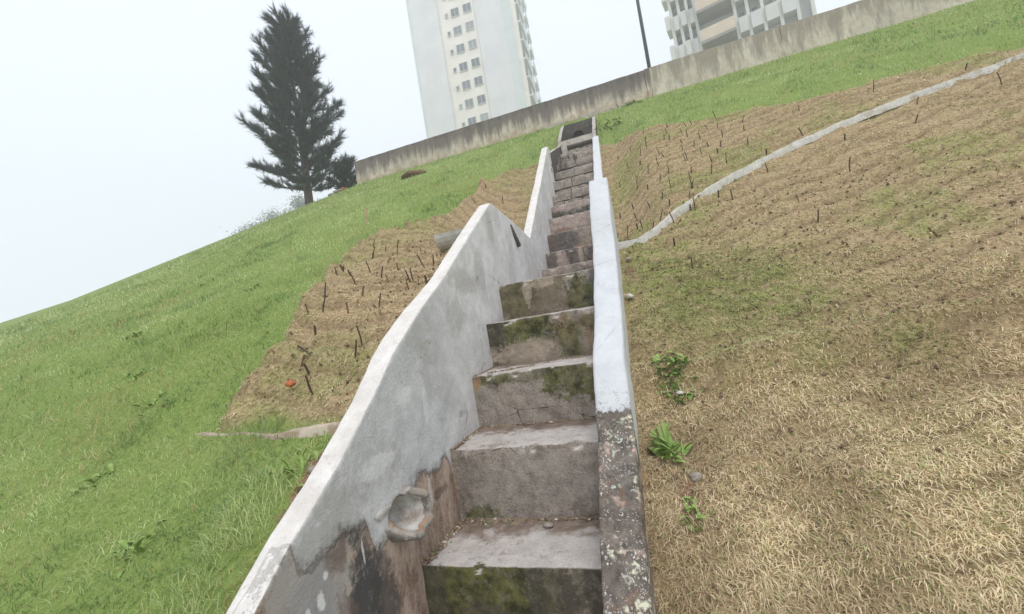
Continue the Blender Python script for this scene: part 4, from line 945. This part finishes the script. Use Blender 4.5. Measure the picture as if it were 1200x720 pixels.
cr = m.mixc(m.ramp(w_.outputs['Value'], 0, .6), (.09, .055, .035), (.34, .25, .18)); cr = m.mixc(m.ramp(w_.outputs['Value'], .75, .8), cr, (.20, .23, .08)); cr = m.mixc(m.ramp(w_.outputs['Value'], .9, .92), cr, (.60, .57, .52)); m.col(cr)
z0_, z1_, z2_ = -1.255+EYE, -.785+EYE, -.365+EYE
crumbs(800, [((-1.42, 2.16, z0_), (-1.41, 2.62, z0_), .018), ((-1.42, 2.16, z0_), (-1.40, 2.62, z0_), .03), ((-1.40, 2.62, z0_+.005), (-.45, 2.62, z0_+.005), .012), ((-1.40, 2.60, z0_+.005), (-.9, 2.60, z0_+.005), .03), ((-1.415, 2.68, z1_), (-1.41, 3.16, z1_), .015), ((-1.40, 3.17, z1_+.006), (-.45, 3.17, z1_+.006), .01), ((-1.41, 3.22, z2_), (-.45, 3.68, z2_+.006), .01)], m.m, 'crumbs of soil, moss and mortar in the corners of the low treads')
M_CRUMB = plain('soil_crumb', (.17, .115, .075), 1, .45, 60)
def ground_crumbs(n, fn, lab, name):
    V, F = [], []
    P = np.array([fn() for _ in range(n)]); Z = ground_z(P[:, 0], P[:, 1])
    for (cx, cy), z in zip(P, Z):
        r = .003 + .012*random.random()**3; b = len(V)
        for d in ((1,0,0),(-1,0,0),(0,1,0),(0,-1,0),(0,0,1),(0,0,-1)):
            V.append(tuple(c_ + k_*r*random.uniform(.5, 1.5) for c_, k_ in zip((cx, cy, z+r*.5+.008), d)))
        F.extend(tuple(b+k_ for k_ in t_) for t_ in ((0,2,4),(2,1,4),(1,3,4),(3,0,4),(2,0,5),(1,2,5),(3,1,5),(0,3,5)))
    me = bpy.data.meshes.new(name); me.from_pydata(V, [], F); me.update()
    return tag(link_mesh(name, me, M_CRUMB, None, False), lab, 'soil crumbs', kind='stuff')
ground_crumbs(2600, lambda: (random.uniform(-.15, 3.2), random.uniform(1.7, 5.5)), 'soil crumbs and bits of dead leaf scattered in the right hand turf', 'soil_crumbs')
ground_crumbs(900, lambda: (-1.6-abs(random.gauss(0, .6)), random.uniform(2.1, 5.2)), 'soil crumbs and bits of dead leaf scattered beside the left side wall', 'soil_crumbs')
# soil mound in the lawn and rubble near the young pine
M_SOIL = plain('mound_soil', (.16, .10, .06), 1, .35, 9)
o = lump('soil_mound', (0, 0, 0), (.36, .2, .11), M_SOIL, None, (0, 0, 0), 21, 3, .3); o.location = (-5.6, 10.7, gz(-5.6, 10.7)); tag(o, 'low brown soil mound on the lawn below the wall', 'mound')
for k in range(7):
    l_, a_ = -10.2+random.uniform(-.5, .5), 13.15+random.uniform(-.12, .1)
    o = lump('brick_rubble', (0, 0, 0), (.12, .08, .07), M_BRICK if k % 2 else M_STONED, None, (0, 0, 0), 60+k, 1, .3); o.location = (l_, a_, gz(l_, a_)+.04); o.rotation_euler = (0, 0, k)
    tag(o, 'lump of broken brick rubble heaped beside the young pine', 'rubble', 'rubble beside the young pine')

# weeds
m = Mat('weed_leaf', .5, .3); n_ = m.noise(20, 3); m.col(m.mixc(m.ramp(n_, .3, .7), (.16, .26, .05), (.32, .44, .13))); M_LEAF = m.m
m = Mat('weed_leaf_pale', .5, .3); n_ = m.noise(20, 3); m.col(m.mixc(m.ramp(n_, .3, .7), (.14, .22, .05), (.24, .33, .10))); M_LEAF2 = m.m
def leaf_mesh(L_, W_, droop, el, seed):
    rr = random.Random(seed); V, F = [], []; n = 6
    for k in range(n+1):
        u = k/n; w_ = W_*math.sin(math.pi*min(1, u*.93+.07))**.8*(1-.25*u); x = L_*u*math.cos(el); z = L_*u*math.sin(el) - droop*L_*u*u
        for s_ in (-1, 0, 1): V.append((x, s_*w_/2, z + (0 if s_ == 0 else w_*.22)))
    for k in range(n):
        for s_ in (0, 1): F.append((k*3+s_, k*3+s_+1, (k+1)*3+s_+1, (k+1)*3+s_))
    me = bpy.data.meshes.new('leaf'); me.from_pydata(V, [], F); me.update(); return me
LM = [leaf_mesh(.15, .022, .35, .9, 1), leaf_mesh(.11, .03, .5, .7, 2), leaf_mesh(.075, .035, .3, .5, 3), leaf_mesh(.05, .026, .3, .9, 4)]
def weed(l_, a_, n, kinds, sc, spread, lab, seed, grp=None):
    root = empty('weed_plant', (l_, a_, gz(l_, a_)-.005), lab, 'weed', grp); rr = random.Random(seed)
    for k in range(n):
        me = LM[rr.choice(kinds)]
        o = bpy.data.objects.new('leaf', me); C.objects.link(o); o.parent = root
        if not me.materials: me.materials.append(M_LEAF)
        me.polygons.foreach_set('use_smooth', np.ones(len(me.polygons), bool))
        lx_, ly_ = rr.gauss(0, spread), rr.gauss(0, spread)
        o.location = (lx_, ly_, gz(l_+lx_, a_+ly_) - gz(l_, a_) + .012); o.rotation_euler = (rr.uniform(-.3, .3), rr.uniform(-.5, .2), rr.uniform(0, 6.28)); o.scale = (sc*rr.uniform(.7, 1.2),)*3
weed(-.01, 2.66, 36, [0, 0, 1, 2], 1.55, .03, 'leafy green weed with long strap leaves beside the bare right wall end', 5)
weed(.10, 3.13, 120, [1, 2, 2, 3], .95, .065, 'low clump of small bright green leaves under the turf lip', 6)
weed(.05, 2.34, 22, [2, 3, 1], .9, .04, 'small green weed between dry turf and the bare wall end', 8)
weed(-1.80, 1.72, 24, [0, 0, 1], .75, .08, 'tuft of long green blades beside the left wall top and kerb', 9)
weed(-.05, 11.9, 30, [1, 2], 1.8, .16, 'green weed tuft beside the top inlet of the stairway', 10)
weed(.55, 12.95, 30, [1, 2], 1.6, .14, 'bushy green weed at the foot of the boundary wall', 11)
weed(-1.36, 2.42, 14, [3, 3, 2], .35, .03, 'tiny weed in the gutter corner of the low tread', 12)

for k, (l_, a_) in enumerate(((-3.3, 1.7), (-4.4, 2.6), (-2.4, 1.35), (-5.6, 3.4), (-4.9, 4.4), (-6.8, 5.2), (-3.7, 2.3), (-2.9, 1.0), (-5.2, 1.9), (-7.6, 7.0))):
    weed(l_, a_, 18, [1, 2, 2, 3], .8, .05, 'flat rosette of broad green leaves growing in the lawn', 30+k, 'broadleaf weeds in the lawn')
# ================================================================== mist
hz = MB(); hz.box(-150, 150, -40, 160, -2.0, 66.0)
m = bpy.data.materials.new('mist'); m.use_nodes = True; t = m.node_tree; t.nodes.remove(t.nodes['Principled BSDF'])
pv = t.nodes.new('ShaderNodeVolumePrincipled'); pv.inputs['Color'].default_value = (.98, .98, 1.0, 1); pv.inputs['Density'].default_value = .0055; pv.inputs['Anisotropy'].default_value = .2
t.links.new(pv.outputs[0], t.nodes['Material Output'].inputs['Volume'])
o = hz.build('haze', m); tag(o, 'thin pale mist filling the air around the hillside', 'haze', kind='stuff')
